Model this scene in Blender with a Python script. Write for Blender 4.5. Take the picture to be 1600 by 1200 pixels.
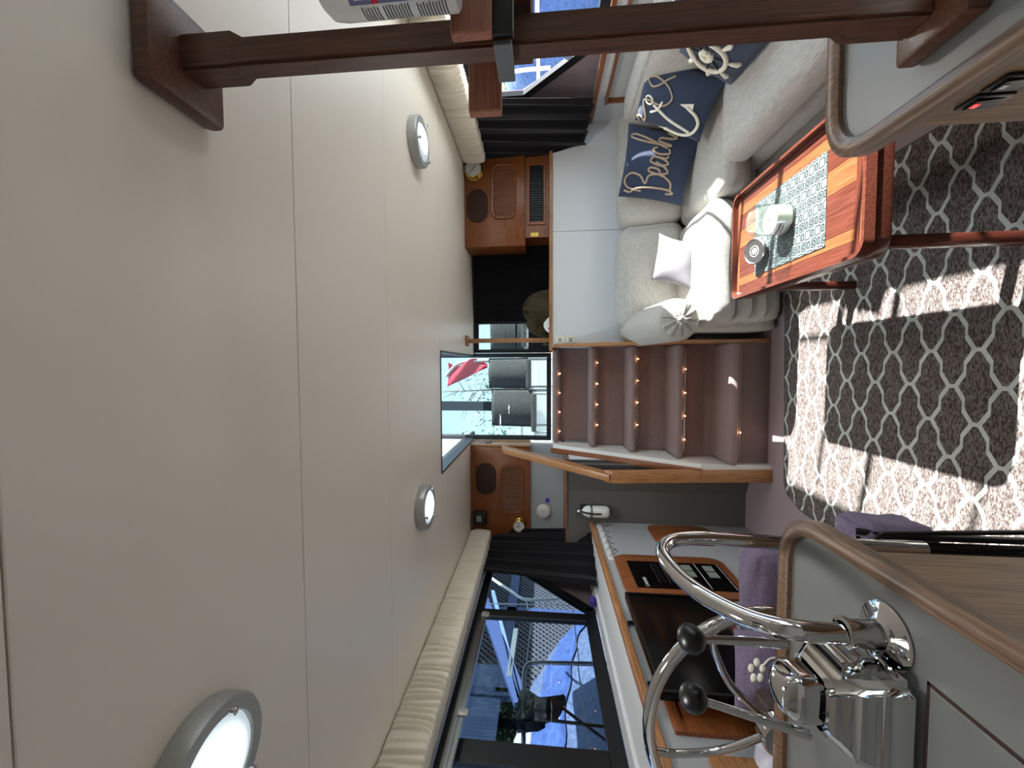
import bpy, bmesh, math, random
from mathutils import Vector as V, Matrix, Euler
from math import sin, cos, pi, radians, sqrt
random.seed(7)
S = bpy.context.scene
for o in list(bpy.data.objects): bpy.data.objects.remove(o)
COL = S.collection

# ------------------------------------------------------------ camera (phone held sideways: picture left is up)
FPX, CX, CY, EYE = 640.0, 783.0, 600.0, V((0, 0, 1.35))
_phi = math.atan(65/FPX); _psi = math.atan(30/FPX*cos(_phi))
CF = V((-sin(_psi)*cos(_phi), cos(_psi)*cos(_phi), sin(_phi)))
CR = CF.cross(V((0, 0, 1))).normalized(); CU = CR.cross(CF)
cd = bpy.data.cameras.new('camera'); cam = bpy.data.objects.new('camera', cd); COL.objects.link(cam)
cd.sensor_width = 36; cd.sensor_fit = 'HORIZONTAL'; cd.lens = 36*FPX/1600; cd.shift_x = (800-CX)/1600; cd.clip_start = 0.02
m = Matrix.Identity(3)
for i in range(3):
    m[i][0] = -CU[i]; m[i][1] = CR[i]; m[i][2] = -CF[i]
cam.matrix_world = Matrix.Translation(EYE) @ m.to_4x4()
S.camera = cam

# ------------------------------------------------------------ light
S.view_settings.view_transform = 'Standard'; S.view_settings.look = 'None'
S.view_settings.gamma = 1; S.view_settings.use_curve_mapping = False; S.view_settings.exposure = 3.35
W = bpy.data.worlds.new('sky'); S.world = W; W.use_nodes = True
nt = W.node_tree; nt.nodes.clear()
out = nt.nodes.new('ShaderNodeOutputWorld'); bg = nt.nodes.new('ShaderNodeBackground')
sky = nt.nodes.new('ShaderNodeTexSky'); sky.sky_type = 'NISHITA'; sky.sun_disc = False
sky.sun_elevation = radians(38); sky.sun_rotation = radians(90); sky.dust_density = 1.0; sky.air_density = 1.0
mx = nt.nodes.new('ShaderNodeMixRGB'); mx.inputs[0].default_value = 0.55; mx.inputs[2].default_value = (3.5, 4.7, 4.9, 1)
nt.links.new(sky.outputs[0], mx.inputs[1]); nt.links.new(mx.outputs[0], bg.inputs[0]); bg.inputs[1].default_value = 0.092
nt.links.new(bg.outputs[0], out.inputs[0])
sl = bpy.data.lights.new('sun', 'SUN'); sun = bpy.data.objects.new('sun', sl); COL.objects.link(sun)
sl.energy = 4.1; sl.angle = radians(0.6); sl.color = (1, 0.96, 0.9)
sun.rotation_euler = V((-1, 0.16, -0.73)).to_track_quat('-Z', 'Y').to_euler()

# ------------------------------------------------------------ pixel -> point on a plane of the cabin
def P(px, py, X=None, Y=None, Z=None):
    d = CF*FPX + CR*(CY-py) - CU*(px-CX)
    s = X/d.x if X is not None else (Y/d.y if Y is not None else (Z-EYE.z)/d.z)
    return EYE + d*s

# ------------------------------------------------------------ materials
def c(r, g, b):
    f = lambda u: (u/255/12.92) if u/255 <= 0.04045 else ((u/255+0.055)/1.055)**2.4
    return (f(r), f(g), f(b), 1)
def base(name, rough=0.5, metal=0, spec=0.5):
    m = bpy.data.materials.new(name); m.use_nodes = True
    b = m.node_tree.nodes['Principled BSDF']; b.inputs['Roughness'].default_value = rough; b.inputs['Metallic'].default_value = metal
    b.inputs['Specular IOR Level'].default_value = spec
    return m, m.node_tree, b
def coords(t, scale, rot=(0, 0, 0)):
    tc = t.nodes.new('ShaderNodeTexCoord'); mp = t.nodes.new('ShaderNodeMapping')
    mp.inputs['Scale'].default_value = scale; mp.inputs['Rotation'].default_value = rot
    t.links.new(tc.outputs['Object'], mp.inputs[0]); return mp
def ramp(t, fac, stops):
    r = t.nodes.new('ShaderNodeValToRGB'); e = r.color_ramp.elements
    e[0].position, e[0].color = stops[0]; e[1].position, e[1].color = stops[-1]
    for p, col in stops[1:-1]:
        k = e.new(p); k.color = col
    t.links.new(fac, r.inputs[0]); return r
def bump(t, b, h, s, d=0.002):
    n = t.nodes.new('ShaderNodeBump'); n.inputs['Strength'].default_value = s; n.inputs['Distance'].default_value = d
    t.links.new(h, n.inputs['Height']); t.links.new(n.outputs[0], b.inputs['Normal'])
def plain(name, col, rough=0.5, metal=0, var=0.06, sc=30, bs=0.0, spec=0.5):
    m, t, b = base(name, rough, metal, spec)
    mp = coords(t, (sc, sc, sc)); n = t.nodes.new('ShaderNodeTexNoise'); n.inputs['Detail'].default_value = 4
    t.links.new(mp.outputs[0], n.inputs['Vector'])
    lo = tuple(v*(1-var) for v in col[:3])+(1,); hi = tuple(min(1, v*(1+var)) for v in col[:3])+(1,)
    r = ramp(t, n.outputs[0], [(0.3, lo), (0.7, hi)]); t.links.new(r.outputs[0], b.inputs['Base Color'])
    if bs: bump(t, b, n.outputs[0], bs)
    return m
def wood(name, c1, c2, axis='x', rough=0.35, sc=1.0, bs=0.15):
    m, t, b = base(name, rough)
    k = {'x': (2, 40, 40), 'y': (40, 2, 40), 'z': (40, 40, 2)}[axis]
    mp = coords(t, tuple(v*sc for v in k)); n = t.nodes.new('ShaderNodeTexNoise'); n.inputs['Detail'].default_value = 6; n.inputs['Distortion'].default_value = 0.6
    t.links.new(mp.outputs[0], n.inputs['Vector'])
    r = ramp(t, n.outputs[0], [(0.3, c1), (0.68, c2)]); t.links.new(r.outputs[0], b.inputs['Base Color'])
    bump(t, b, n.outputs[0], bs); return m
def fabric(name, c1, c2, k, rough=0.9, bs=0.6, dist=0.004):
    m, t, b = base(name, rough, spec=0.2)
    mp = coords(t, k); n = t.nodes.new('ShaderNodeTexNoise'); n.inputs['Detail'].default_value = 5; n.inputs['Roughness'].default_value = 0.65
    t.links.new(mp.outputs[0], n.inputs['Vector'])
    r = ramp(t, n.outputs[0], [(0.3, c1), (0.7, c2)]); t.links.new(r.outputs[0], b.inputs['Base Color'])
    bump(t, b, n.outputs[0], bs, dist); b.inputs['Sheen Weight'].default_value = 0.15; return m
def emit(name, col, s):
    m, t, b = base(name); b.inputs['Emission Color'].default_value = col; b.inputs['Emission Strength'].default_value = s
    b.inputs['Base Color'].default_value = col; return m
def glassm(name, tint=(1, 1, 1, 1), rough=0.0, mixf=0.02):
    m = bpy.data.materials.new(name); m.use_nodes = True; t = m.node_tree; t.nodes.clear()
    o = t.nodes.new('ShaderNodeOutputMaterial'); mi = t.nodes.new('ShaderNodeMixShader')
    tr = t.nodes.new('ShaderNodeBsdfTransparent'); gl = t.nodes.new('ShaderNodeBsdfGlossy')
    tr.inputs[0].default_value = tint; gl.inputs['Roughness'].default_value = rough
    lw = t.nodes.new('ShaderNodeLayerWeight'); lw.inputs[0].default_value = 0.5
    pw = t.nodes.new('ShaderNodeMath'); pw.operation = 'POWER'; pw.inputs[1].default_value = 4; t.links.new(lw.outputs['Facing'], pw.inputs[0])
    ml = t.nodes.new('ShaderNodeMath'); ml.operation = 'MULTIPLY_ADD'; ml.inputs[1].default_value = 0.5; ml.inputs[2].default_value = mixf; t.links.new(pw.outputs[0], ml.inputs[0])
    t.links.new(ml.outputs[0], mi.inputs[0]); t.links.new(tr.outputs[0], mi.inputs[1]); t.links.new(gl.outputs[0], mi.inputs[2])
    t.links.new(mi.outputs[0], o.inputs[0]); return m
class N:  # little math-node algebra
    def __init__(s, t, o): s.t, s.o = t, o
    def _m(s, op, *a):
        n = s.t.nodes.new('ShaderNodeMath'); n.operation = op
        for i, x in enumerate((s,)+a):
            if isinstance(x, N): s.t.links.new(x.o, n.inputs[i])
            else: n.inputs[i].default_value = x
        return N(s.t, n.outputs[0])
    def __add__(s, x): return s._m('ADD', x)
    def __sub__(s, x): return s._m('SUBTRACT', x)
    def __mul__(s, x): return s._m('MULTIPLY', x)
    def frac(s): return s._m('FRACT')
    def floor(s): return s._m('FLOOR')
    def abs(s): return s._m('ABSOLUTE')
    def sin(s): return s._m('SINE')
    def max(s, x): return s._m('MAXIMUM', x)
    def min(s, x): return s._m('MINIMUM', x)
    def lt(s, x): return s._m('LESS_THAN', x)
    def sqrt(s): return s._m('SQRT')
def xyz(t):
    tc = t.nodes.new('ShaderNodeTexCoord'); sp = t.nodes.new('ShaderNodeSeparateXYZ'); t.links.new(tc.outputs['Object'], sp.inputs[0])
    return [N(t, sp.outputs[i]) for i in range(3)]
def mixc(t, fac, a, b):
    n = t.nodes.new('ShaderNodeMixRGB')
    for i, x in ((0, fac), (1, a), (2, b)):
        if isinstance(x, N): t.links.new(x.o, n.inputs[i])
        elif hasattr(x, 'default_value'): t.links.new(x, n.inputs[i])
        else: n.inputs[i].default_value = x
    return n.outputs[0]

M = {}
M['ceil'] = plain('ceiling_vinyl', c(241, 233, 220), 0.32, var=0.015, sc=400, bs=0.06)
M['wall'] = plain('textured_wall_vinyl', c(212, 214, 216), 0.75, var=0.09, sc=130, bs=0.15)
M['wall_dim'] = plain('shade_dimmed_vinyl', c(160, 161, 162), 0.75, var=0.09, sc=130, bs=0.15)  # same wall vinyl, dimmed to carry the shade on the left side
M['wall_shade'] = plain('shade_darkened_vinyl', c(94, 90, 86), 0.75, var=0.06, sc=130, bs=0.1)  # wall vinyl darkened, recess shade put into its colour
M['white'] = plain('white_paint', c(214, 212, 206), 0.45, var=0.02)
M['cherry_x'] = wood('cherry_x', c(98, 52, 24), c(150, 86, 44), 'x')
M['cherry_y'] = wood('cherry_y', c(98, 52, 24), c(150, 86, 44), 'y')
M['cherry_z'] = wood('cherry_z', c(98, 52, 24), c(150, 86, 44), 'z')
M['tambour'] = wood('tambour_wood', c(92, 50, 25), c(128, 74, 40), 'x')
M['oak_x'] = wood('oak_x', c(128, 86, 52), c(186, 132, 86), 'x'); M['oak_y'] = wood('oak_y', c(128, 86, 52), c(186, 132, 86), 'y'); M['oak_z'] = wood('oak_z', c(128, 86, 52), c(186, 132, 86), 'z')
M['fiddle'] = wood('brown_edge_wood', c(84, 62, 46), c(134, 104, 80), 'y', 0.4)
M['panelwood'] = wood('cabinet_side_wood', c(110, 84, 62), c(150, 120, 92), 'z', 0.55, 0.7)
M['post'] = wood('dark_post_wood', c(72, 44, 32), c(108, 70, 52), 'z', 0.35)
M['redwood'] = wood('raw_red_wood', c(140, 84, 66), c(176, 116, 92), 'x', 0.6)
M['mahog'] = wood('mahogany', c(72, 36, 28), c(98, 54, 42), 'y', 0.22, 1, 0.05)
M['mahog_x'] = wood('mahogany_x', c(74, 36, 28), c(100, 54, 42), 'x', 0.22, 1, 0.05)
M['mahog_z'] = wood('mahogany_z', c(70, 32, 25), c(98, 50, 38), 'z', 0.25, 1, 0.05)
M['orange'] = wood('honey_wood', c(106, 62, 38), c(132, 86, 54), 'y', 0.22, 1, 0.05)
M['orange_x'] = wood('honey_wood_x', c(108, 62, 38), c(138, 92, 58), 'x', 0.22, 1, 0.05)
M['stair'] = plain('stair_carpet', c(134, 114, 110), 0.95, var=0.25, sc=55, bs=0.9, spec=0.1)
M['carpet'] = plain('floor_carpet', c(160, 142, 146), 0.95, var=0.12, sc=120, bs=0.7, spec=0.1)
M['carpetwall'] = plain('mauve_liner', c(142, 126, 130), 0.95, var=0.12, sc=60, bs=0.5, spec=0.1)
M['sofa_x'] = fabric('sofa_fabric_x', c(138, 135, 128), c(214, 211, 203), (5, 60, 190))
M['sofa_y'] = fabric('sofa_fabric_y', c(136, 133, 128), c(212, 209, 203), (150, 4, 190))
M['sofa_s'] = fabric('sofa_fabric_seat', c(138, 135, 129), c(214, 211, 203), (8, 170, 150))
M['seam'] = plain('sofa_piping', c(120, 116, 110), 0.9)
M['navy'] = fabric('navy_cotton', c(40, 50, 70), c(60, 70, 92), (160, 160, 160), 0.85, 0.25, 0.001)
M['rope'] = fabric('tan_rope', c(150, 124, 100), c(216, 194, 168), (300, 300, 300), 0.85, 0.9, 0.003)
M['cream'] = plain('cream_print', c(228, 224, 208), 0.8)
M['greyp'] = fabric('grey_velour', c(92, 90, 96), c(128, 124, 130), (90, 90, 90), 0.9, 0.3, 0.002)
M['lampal'] = plain('silver_paint', c(176, 176, 172), 0.4, 0.3)
M['chrome'] = plain('polished_steel', c(214, 214, 214), 0.07, 1.0, var=0.01)
M['steel'] = plain('dull_steel', c(170, 170, 172), 0.3, 1.0, var=0.03)
M['brass'] = plain('brass', c(200, 160, 80), 0.2, 1.0, var=0.03)
M['black'] = plain('black_plastic', c(12, 12, 13), 0.35)
M['blackm'] = plain('black_frame', c(20, 21, 24), 0.4, 0.2)
M['blackcloth'] = fabric('black_curtain_cloth', c(10, 9, 13), c(20, 18, 24), (60, 60, 8), 0.95, 0.4, 0.002)
M['screen'] = plain('black_screen', c(3, 3, 4), 0.22, spec=0.2)
M['valance'] = fabric('cream_vinyl_cloth', c(224, 216, 198), c(240, 233, 216), (30, 60, 30), 0.55, 0.3, 0.003)
M['purple'] = fabric('mauve_cloth', c(96, 84, 104), c(124, 110, 132), (25, 25, 25), 0.85, 0.4, 0.003)
M['lilac'] = fabric('lilac_white_cloth', c(188, 186, 204), c(222, 220, 230), (12, 12, 12), 0.85, 0.3, 0.003)
M['navyblue'] = fabric('dark_navy_cloth', c(26, 34, 62), c(40, 48, 78), (20, 20, 20), 0.85, 0.3, 0.003)
M['olive'] = fabric('olive_cloth', c(48, 42, 26), c(82, 70, 46), (25, 25, 25), 0.9, 0.5, 0.004)
M['red'] = plain('red_cloth', c(200, 36, 56), 0.8)
M['tblue'] = fabric('blue_tarp', c(32, 54, 104), c(64, 92, 146), (2.2, 2.2, 5), 0.6, 0.7, 0.03)
M['twhite'] = fabric('pale_tarp', c(130, 146, 170), c(180, 190, 206), (2.5, 2.5, 5), 0.6, 0.6, 0.03)
M['slate'] = fabric('slate_tarp', c(50, 64, 92), c(92, 110, 142), (5, 5, 9), 0.55, 0.7, 0.02)
M['bluepaint'] = plain('blue_paint', c(48, 66, 108), 0.6)
M['bluepale'] = plain('pale_blue_metal', c(96, 122, 164), 0.5)
M['lattice'] = plain('grey_lattice', c(66, 70, 80), 0.8)
M['gunmetal'] = plain('gunmetal', c(110, 114, 116), 0.5, 0.4)
M['dark'] = plain('dark_gap', c(30, 30, 34), 0.9)
M['green'] = fabric('leaf_green', c(70, 110, 40), c(130, 170, 70), (8, 8, 8), 0.8, 0.3)
M['leafb'] = fabric('leaf_pale', c(130, 150, 128), c(176, 194, 170), (8, 8, 8), 0.8, 0.3)
M['bark'] = plain('bark', c(110, 100, 90), 0.9)
M['gel'] = plain('white_gelcoat', c(226, 226, 222), 0.3, var=0.01)
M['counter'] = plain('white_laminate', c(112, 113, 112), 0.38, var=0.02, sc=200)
M['wax'] = plain('cream_wax', c(240, 236, 214), 0.4)
M['glass'] = glassm('window_glass', (0.93, 0.95, 0.97, 1))
M['tint'] = glassm('view_dimming_glass', (0.48, 0.53, 0.56, 1))  # pane colour added to dim the bright view aft
M['tint2'] = glassm('view_dimming_glass_left', (0.50, 0.54, 0.58, 1))  # pane colour added to dim the scene outside the left window
M['jar'] = glassm('jar_glass', (0.90, 0.93, 0.93, 1), 0.03, 0.10)
M['lampglass'] = None
M['bulb'] = emit('fairy_bulb', (1, 0.45, 0.16, 1), 12)
M['redled'] = emit('red_switch_light', (1, 0.05, 0.05, 1), 0.22)
M['bluelab'] = plain('blue_sticker', c(36, 42, 170), 0.4)
M['bluelab2'] = plain('deep_blue_label', c(20, 34, 110), 0.35)
M['paper'] = plain('white_label', c(220, 222, 224), 0.5)
M['ink'] = plain('grey_ink', c(70, 72, 76), 0.7)
M['dial'] = plain('dial_face', c(214, 216, 212), 0.3)
M['darkbrown'] = plain('dark_brown_grille', c(58, 32, 22), 0.8, var=0.3, sc=400, bs=0.6)
M['leather'] = plain('dark_brown_leather', c(60, 46, 40), 0.5)
M['lcd'] = plain('lcd', c(130, 140, 130), 0.3)
def _weave():
    m, t, b = base('grey_wicker', 0.7); x, y, z = xyz(t)
    a = (x*260).sin()*(z*260).sin(); r = ramp(t, (a*0.5+0.5).o, [(0.25, c(34, 34, 33)), (0.75, c(104, 102, 96))])
    t.links.new(r.outputs[0], b.inputs['Base Color']); bump(t, b, a.o, 0.8, 0.004); return m
M['wicker'] = _weave()
def _ribbon():
    m, t, b = base('corrugated_blue_grey', 0.55); b.inputs['Base Color'].default_value = c(84, 104, 142); return m
M['corr'] = _ribbon()
def _rug():
    m, t, b = base('rug_pile', 0.95, spec=0.1); x, y, z = xyz(t)
    mp = coords(t, (16, 44, 10)); n = t.nodes.new('ShaderNodeTexNoise'); n.inputs['Detail'].default_value = 4; n.inputs['Roughness'].default_value = 0.8
    t.links.new(mp.outputs[0], n.inputs[0])
    r = ramp(t, n.outputs[0], [(0.46, c(70, 57, 54)), (0.54, c(124, 118, 114))])
    u = (x+0.076)*(1/0.234); v = (y-1.491)*(1/0.156)
    A = u+v; B = u-v
    def st(q):  # stepped wave with period 1
        w = (q*(2*pi)).sin()*1.9
        return w.min(0.85).max(-0.85)*0.085
    la = ((A+st(B)+0.5).frac()-0.5).abs(); lb = ((B+st(A)+0.5).frac()-0.5).abs()
    line = la.min(lb).lt(0.055)
    mp2 = coords(t, (6, 6, 6)); n2 = t.nodes.new('ShaderNodeTexNoise'); t.links.new(mp2.outputs[0], n2.inputs[0])
    lc = ramp(t, n2.outputs[0], [(0.3, c(188, 190, 184)), (0.7, c(206, 208, 202))])
    t.links.new(mixc(t, line, r.outputs[0], lc.outputs[0]), b.inputs['Base Color']); bump(t, b, n.outputs[0], 0.8, 0.004); return m
M['rug'] = _rug()
def _mat():
    m, t, b = base('placemat_print', 0.6); x, y, z = xyz(t)
    col = (x*(1/0.034)); row = y
    ci = col.floor(); cx_ = col.frac()-0.5
    def rr(cx_, cy_, w, h, r, th):
        dx = (cx_.abs()-(w-r)).max(0); dy = (cy_.abs()-(h-r)).max(0)
        d = ((dx*dx+dy*dy).sqrt()-r).abs(); return d.lt(th)
    sh = (ci*0.37).frac()
    yy = (row*(1/0.05)+sh).frac()-0.5
    big = rr(cx_, (yy+0.18)*1.45, 0.40, 0.36, 0.14, 0.05)
    sm = rr(cx_*1.0, (yy-0.34)*1.45, 0.30, 0.14, 0.1, 0.065)
    sm2 = rr(cx_, (yy+0.18)*1.45, 0.2, 0.17, 0.1, 0.07)*(((ci*0.5).frac()).lt(0.3))
    l = big.max(sm).max(sm2)
    t.links.new(mixc(t, l, c(104, 116, 114), c(18, 21, 24)), b.inputs['Base Color']); return m
M['mat'] = _mat()

# ------------------------------------------------------------ mesh builder
class MB:
    def __init__(s): s.bm = bmesh.new()
    def hexa(s, p, bev=0, seg=2):   # p: 8 points, bottom 4 then top 4
        vs = [s.bm.verts.new(q) for q in p]
        fs = [s.bm.faces.new([vs[i] for i in f]) for f in ((3, 2, 1, 0), (4, 5, 6, 7), (0, 1, 5, 4), (1, 2, 6, 5), (2, 3, 7, 6), (3, 0, 4, 7))]
        if bev:
            es = list({e for f in fs for e in f.edges}); bmesh.ops.bevel(s.bm, geom=es+vs, offset=bev, segments=seg, affect='EDGES', profile=0.5)
        return s
    def box(s, x0, x1, y0, y1, z0, z1, bev=0, seg=2):
        return s.hexa([(x0, y0, z0), (x1, y0, z0), (x1, y1, z0), (x0, y1, z0), (x0, y0, z1), (x1, y0, z1), (x1, y1, z1), (x0, y1, z1)], bev, seg)
    def bar(s, a, b, w, h, up=(0, 0, 1), bev=0):
        a, b = V(a), V(b); d = (b-a).normalized(); u = V(up); r = d.cross(u)
        if r.length < 1e-4: u = V((1, 0, 0)); r = d.cross(u)
        r.normalize(); u = r.cross(d).normalized(); r *= w/2; u *= h/2
        return s.hexa([a-r-u, b-r-u, b+r-u, a+r-u, a-r+u, b-r+u, b+r+u, a+r+u], bev)
    def prism(s, pts, vec, bev=0, seg=2):
        vec = V(vec); n = len(pts); a = [s.bm.verts.new(V(p)) for p in pts]; b = [s.bm.verts.new(V(p)+vec) for p in pts]
        fs = [s.bm.faces.new(a[::-1]), s.bm.faces.new(b)]+[s.bm.faces.new([a[i], a[(i+1) % n], b[(i+1) % n], b[i]]) for i in range(n)]
        if bev:
            es = list(set(fs[0].edges) | set(fs[1].edges)); bmesh.ops.bevel(s.bm, geom=es, offset=bev, segments=seg, affect='EDGES', profile=0.5)
        return s
    def tube(s, path, r, n=10, closed=False, flat=1.0):
        path = [V(p) for p in path]; k = len(path); rs = r if isinstance(r, (list, tuple)) else [r]*k
        rings = []; pn = None
        for i, p in enumerate(path):
            if closed: d = path[(i+1) % k]-path[i-1]
            else: d = path[min(i+1, k-1)]-path[max(i-1, 0)]
            if d.length < 1e-9: d = V((0, 0, 1))
            d.normalize()
            if pn is None: pn = d.orthogonal().normalized()
            pn = (pn-d*pn.dot(d)); pn = pn.normalized() if pn.length > 1e-6 else d.orthogonal().normalized()
            bn = d.cross(pn)
            rings.append([s.bm.verts.new(p+(pn*cos(2*pi*j/n)+bn*sin(2*pi*j/n)*flat)*rs[i]) for j in range(n)])
        for i in range(k if closed else k-1):
            A, B = rings[i], rings[(i+1) % k]
            for j in range(n): s.bm.faces.new([A[j], A[(j+1) % n], B[(j+1) % n], B[j]])
        if not closed: s.bm.faces.new(rings[0][::-1]); s.bm.faces.new(rings[-1])
        return s
    def lathe(s, cen, axis, prof, n=28, cap=True):
        cen = V(cen); ax = V(axis).normalized(); u = ax.orthogonal().normalized(); w = ax.cross(u)
        rings = []
        for r, h in prof:
            if r < 1e-6: rings.append([s.bm.verts.new(cen+ax*h)])
            else: rings.append([s.bm.verts.new(cen+ax*h+(u*cos(2*pi*j/n)+w*sin(2*pi*j/n))*r) for j in range(n)])
        for A, B in zip(rings, rings[1:]):
            for j in range(n):
                q = [A[j % len(A)], A[(j+1) % len(A)], B[(j+1) % len(B)], B[j % len(B)]]
                q2 = []
                for v in q:
                    if v not in q2: q2.append(v)
                if len(q2) > 2: s.bm.faces.new(q2)
        if cap:
            if len(rings[0]) > 1: s.bm.faces.new(rings[0][::-1])
            if len(rings[-1]) > 1: s.bm.faces.new(rings[-1])
        return s
    def grid(s, fn, nu, nv, cu=False):
        g = [[s.bm.verts.new(fn(i/nu, j/nv)) for j in range(nv+1)] for i in range(nu+(0 if cu else 1))]
        k = len(g)
        for i in range(k if cu else k-1):
            for j in range(nv): s.bm.faces.new([g[i][j], g[(i+1) % k][j], g[(i+1) % k][j+1], g[i][j+1]])
        return s
    def cush(s, x0, x1, y0, y1, z0, z1, r=0.05, puff=(0, 0, 0), n=12, wr=0.0, seed=0, tf=None):
        h = V(((x1-x0)/2, (y1-y0)/2, (z1-z0)/2)); cen = V(((x0+x1)/2, (y0+y1)/2, (z0+z1)/2)); r = min(r, h.x, h.y, h.z)
        rnd = random.Random(seed); ph = [rnd.random()*6 for _ in range(6)]
        cache = {}
        def pt(a, b_, c_):
            key = (round(a, 5), round(b_, 5), round(c_, 5))
            if key in cache: return cache[key]
            q = V((a*h.x, b_*h.y, c_*h.z)); i = V([max(-(h[k]-r), min(h[k]-r, q[k])) for k in range(3)]); d = q-i
            if d.length > 1e-9: q = i+d.normalized()*r
            q.x += puff[0]*a*(1-b_*b_)*(1-c_*c_); q.y += puff[1]*b_*(1-a*a)*(1-c_*c_); q.z += puff[2]*c_*(1-a*a)*(1-b_*b_)
            if wr: q += V((sin(9*a+ph[0]+4*c_), sin(8*b_+ph[1]+5*a), sin(7*c_+ph[2]+6*b_+3*a)))*wr
            q = cen+q
            if tf: q = tf(q)
            cache[key] = s.bm.verts.new(q); return cache[key]
        def sp(i):  # denser near the ends
            t = -1+2*i/n; return sin(t*pi/2)*0.6+t*0.4
        for ax in range(3):
            for sg in (-1, 1):
                for i in range(n):
                    for j in range(n):
                        def mk(i_, j_):
                            a = [0, 0, 0]; a[ax] = sg; a[(ax+1) % 3] = sp(i_); a[(ax+2) % 3] = sp(j_); return pt(*a)
                        f = [mk(i, j), mk(i+1, j), mk(i+1, j+1), mk(i, j+1)]
                        if sg < 0: f = f[::-1]
                        try: s.bm.faces.new(f)
                        except ValueError: pass
        return s
    def xf(s, mat): bmesh.ops.transform(s.bm, matrix=mat, verts=s.bm.verts); return s
def cr(pts, k=6, closed=False):  # Catmull-Rom
    pts = [V(p) for p in pts]; n = len(pts); o = []
    for i in range(n if closed else n-1):
        g = (lambda j: pts[j % n]) if closed else (lambda j: pts[max(0, min(n-1, j))])
        a, b, d, e = g(i-1), g(i), g(i+1), g(i+2)
        for q in range(k):
            t = q/k; o.append(0.5*((2*b)+(d-a)*t+(2*a-5*b+4*d-e)*t*t+(-a+3*b-3*d+e)*t**3))
    if not closed: o.append(pts[-1])
    return o

def tag(o, label, cat, group=None, kind=None):
    if label: o['label'] = label
    if cat: o['category'] = cat
    if group: o['group'] = group
    if kind: o['kind'] = kind
    return o
def thing(name, loc, label, cat, group=None, kind=None):
    o = bpy.data.objects.new(name, None); o.empty_display_size = 0.05; COL.objects.link(o); o.location = V(loc); o['_l'] = list(loc)
    return tag(o, label, cat, group, kind)
def wl(o):
    p = V((0, 0, 0))
    while o is not None: p += o.location; o = o.parent
    return p
def obj(name, mb, m, parent=None, label=None, smooth=35, loc=None, kind=None, solid=0):
    bm = mb.bm; bmesh.ops.recalc_face_normals(bm, faces=bm.faces)
    me = bpy.data.meshes.new(name)
    if loc is None:
        loc = wl(parent) if parent is not None else V((0, 0, 0))
        if parent is None:
            a = [v.co for v in bm.verts]; loc = V(((min(q.x for q in a)+max(q.x for q in a))/2, (min(q.y for q in a)+max(q.y for q in a))/2, min(q.z for q in a)))
    bmesh.ops.translate(bm, verts=bm.verts, vec=-V(loc)); bm.to_mesh(me); bm.free()
    o = bpy.data.objects.new(name, me); COL.objects.link(o)
    if parent is not None: o.parent = parent; o.location = V(loc)-wl(parent)
    else: o.location = loc
    me.materials.append(M[m] if isinstance(m, str) else m)
    if smooth:
        for p in me.polygons: p.use_smooth = True
        me.set_sharp_from_angle(angle=radians(smooth))
    if solid:
        md = o.modifiers.new('solid', 'SOLIDIFY'); md.thickness = solid; md.offset = 0
    if label: o['label'] = label
    if kind: o['kind'] = kind
    return o
def struct(name, mb, m, parent=None, **k):
    o = obj(name, mb, m, parent, smooth=k.get('smooth', 0))
    if parent is None: o['kind'] = 'structure'
    return o
def text(name, s, size, mat, origin, right, up, m, parent, ext=0.0004):
    cu = bpy.data.curves.new(name, 'FONT'); cu.body = s; cu.size = size; cu.extrude = ext; cu.resolution_u = 2
    tmp = bpy.data.objects.new('tmp', cu); COL.objects.link(tmp)
    me = bpy.data.meshes.new_from_object(tmp.evaluated_get(bpy.context.evaluated_depsgraph_get())); bpy.data.objects.remove(tmp)
    R, U = V(right).normalized(), V(up).normalized(); Nn = R.cross(U); o_ = V(origin)-wl(parent)
    me.transform(Matrix(((R.x, U.x, Nn.x, o_.x), (R.y, U.y, Nn.y, o_.y), (R.z, U.z, Nn.z, o_.z), (0, 0, 0, 1))))
    o = bpy.data.objects.new(name, me); COL.objects.link(o); o.parent = parent; me.materials.clear(); me.materials.append(M[m]); return o

CEIL = 1.924
# ------------------------------------------------------------ setting: floor, ceiling, walls
struct('floor', MB().box(-1.75, 1.75, -1.2, 3.0, -0.05, 0.0), 'carpet')
ce = thing('ceiling', (0, 1, CEIL), 'cream vinyl ceiling with thin cross seams', None, kind='structure')
ce['label'] = 'cream vinyl ceiling with thin cross seams'
HX0, HX1, HY0, HY1 = -0.615, 0.08, 2.265, 3.40
ys = [-1.0, -0.2, 0.372, 0.915, 1.475, HY0]
for a, b in zip(ys, ys[1:]): obj('ceiling_panel', MB().box(-1.62, 1.82, a+0.0012, b-0.0012, CEIL, CEIL+0.03, 0.0012, 1), 'ceil', ce, smooth=0)
obj('ceiling_panel', MB().box(-1.62, HX0, HY0+0.0004, 3.46, CEIL, CEIL+0.03), 'ceil', ce, smooth=0)
obj('ceiling_panel', MB().box(HX1, 1.82, HY0+0.0004, 3.46, CEIL, CEIL+0.03), 'ceil', ce, smooth=0)
obj('backing', MB().box(-1.75, 1.8, -1.0, HY0, CEIL+0.03, CEIL+0.06).box(-1.75, HX0, HY0, 3.46, CEIL+0.03, CEIL+0.06).box(HX1, 1.8, HY0, 3.46, CEIL+0.03, CEIL+0.06), 'white', ce, smooth=0)
# hatch lining
hl = MB()
hl.box(HX0-0.004, HX0+0.008, HY0, HY1, CEIL-0.004, CEIL+0.09).box(HX1-0.008, HX1+0.004, HY0, HY1, CEIL-0.004, CEIL+0.09).box(HX0+0.008, HX1-0.008, HY0-0.004, HY0+0.008, CEIL-0.004, CEIL+0.09)
struct('trim_1', hl, 'blackm')
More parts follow.
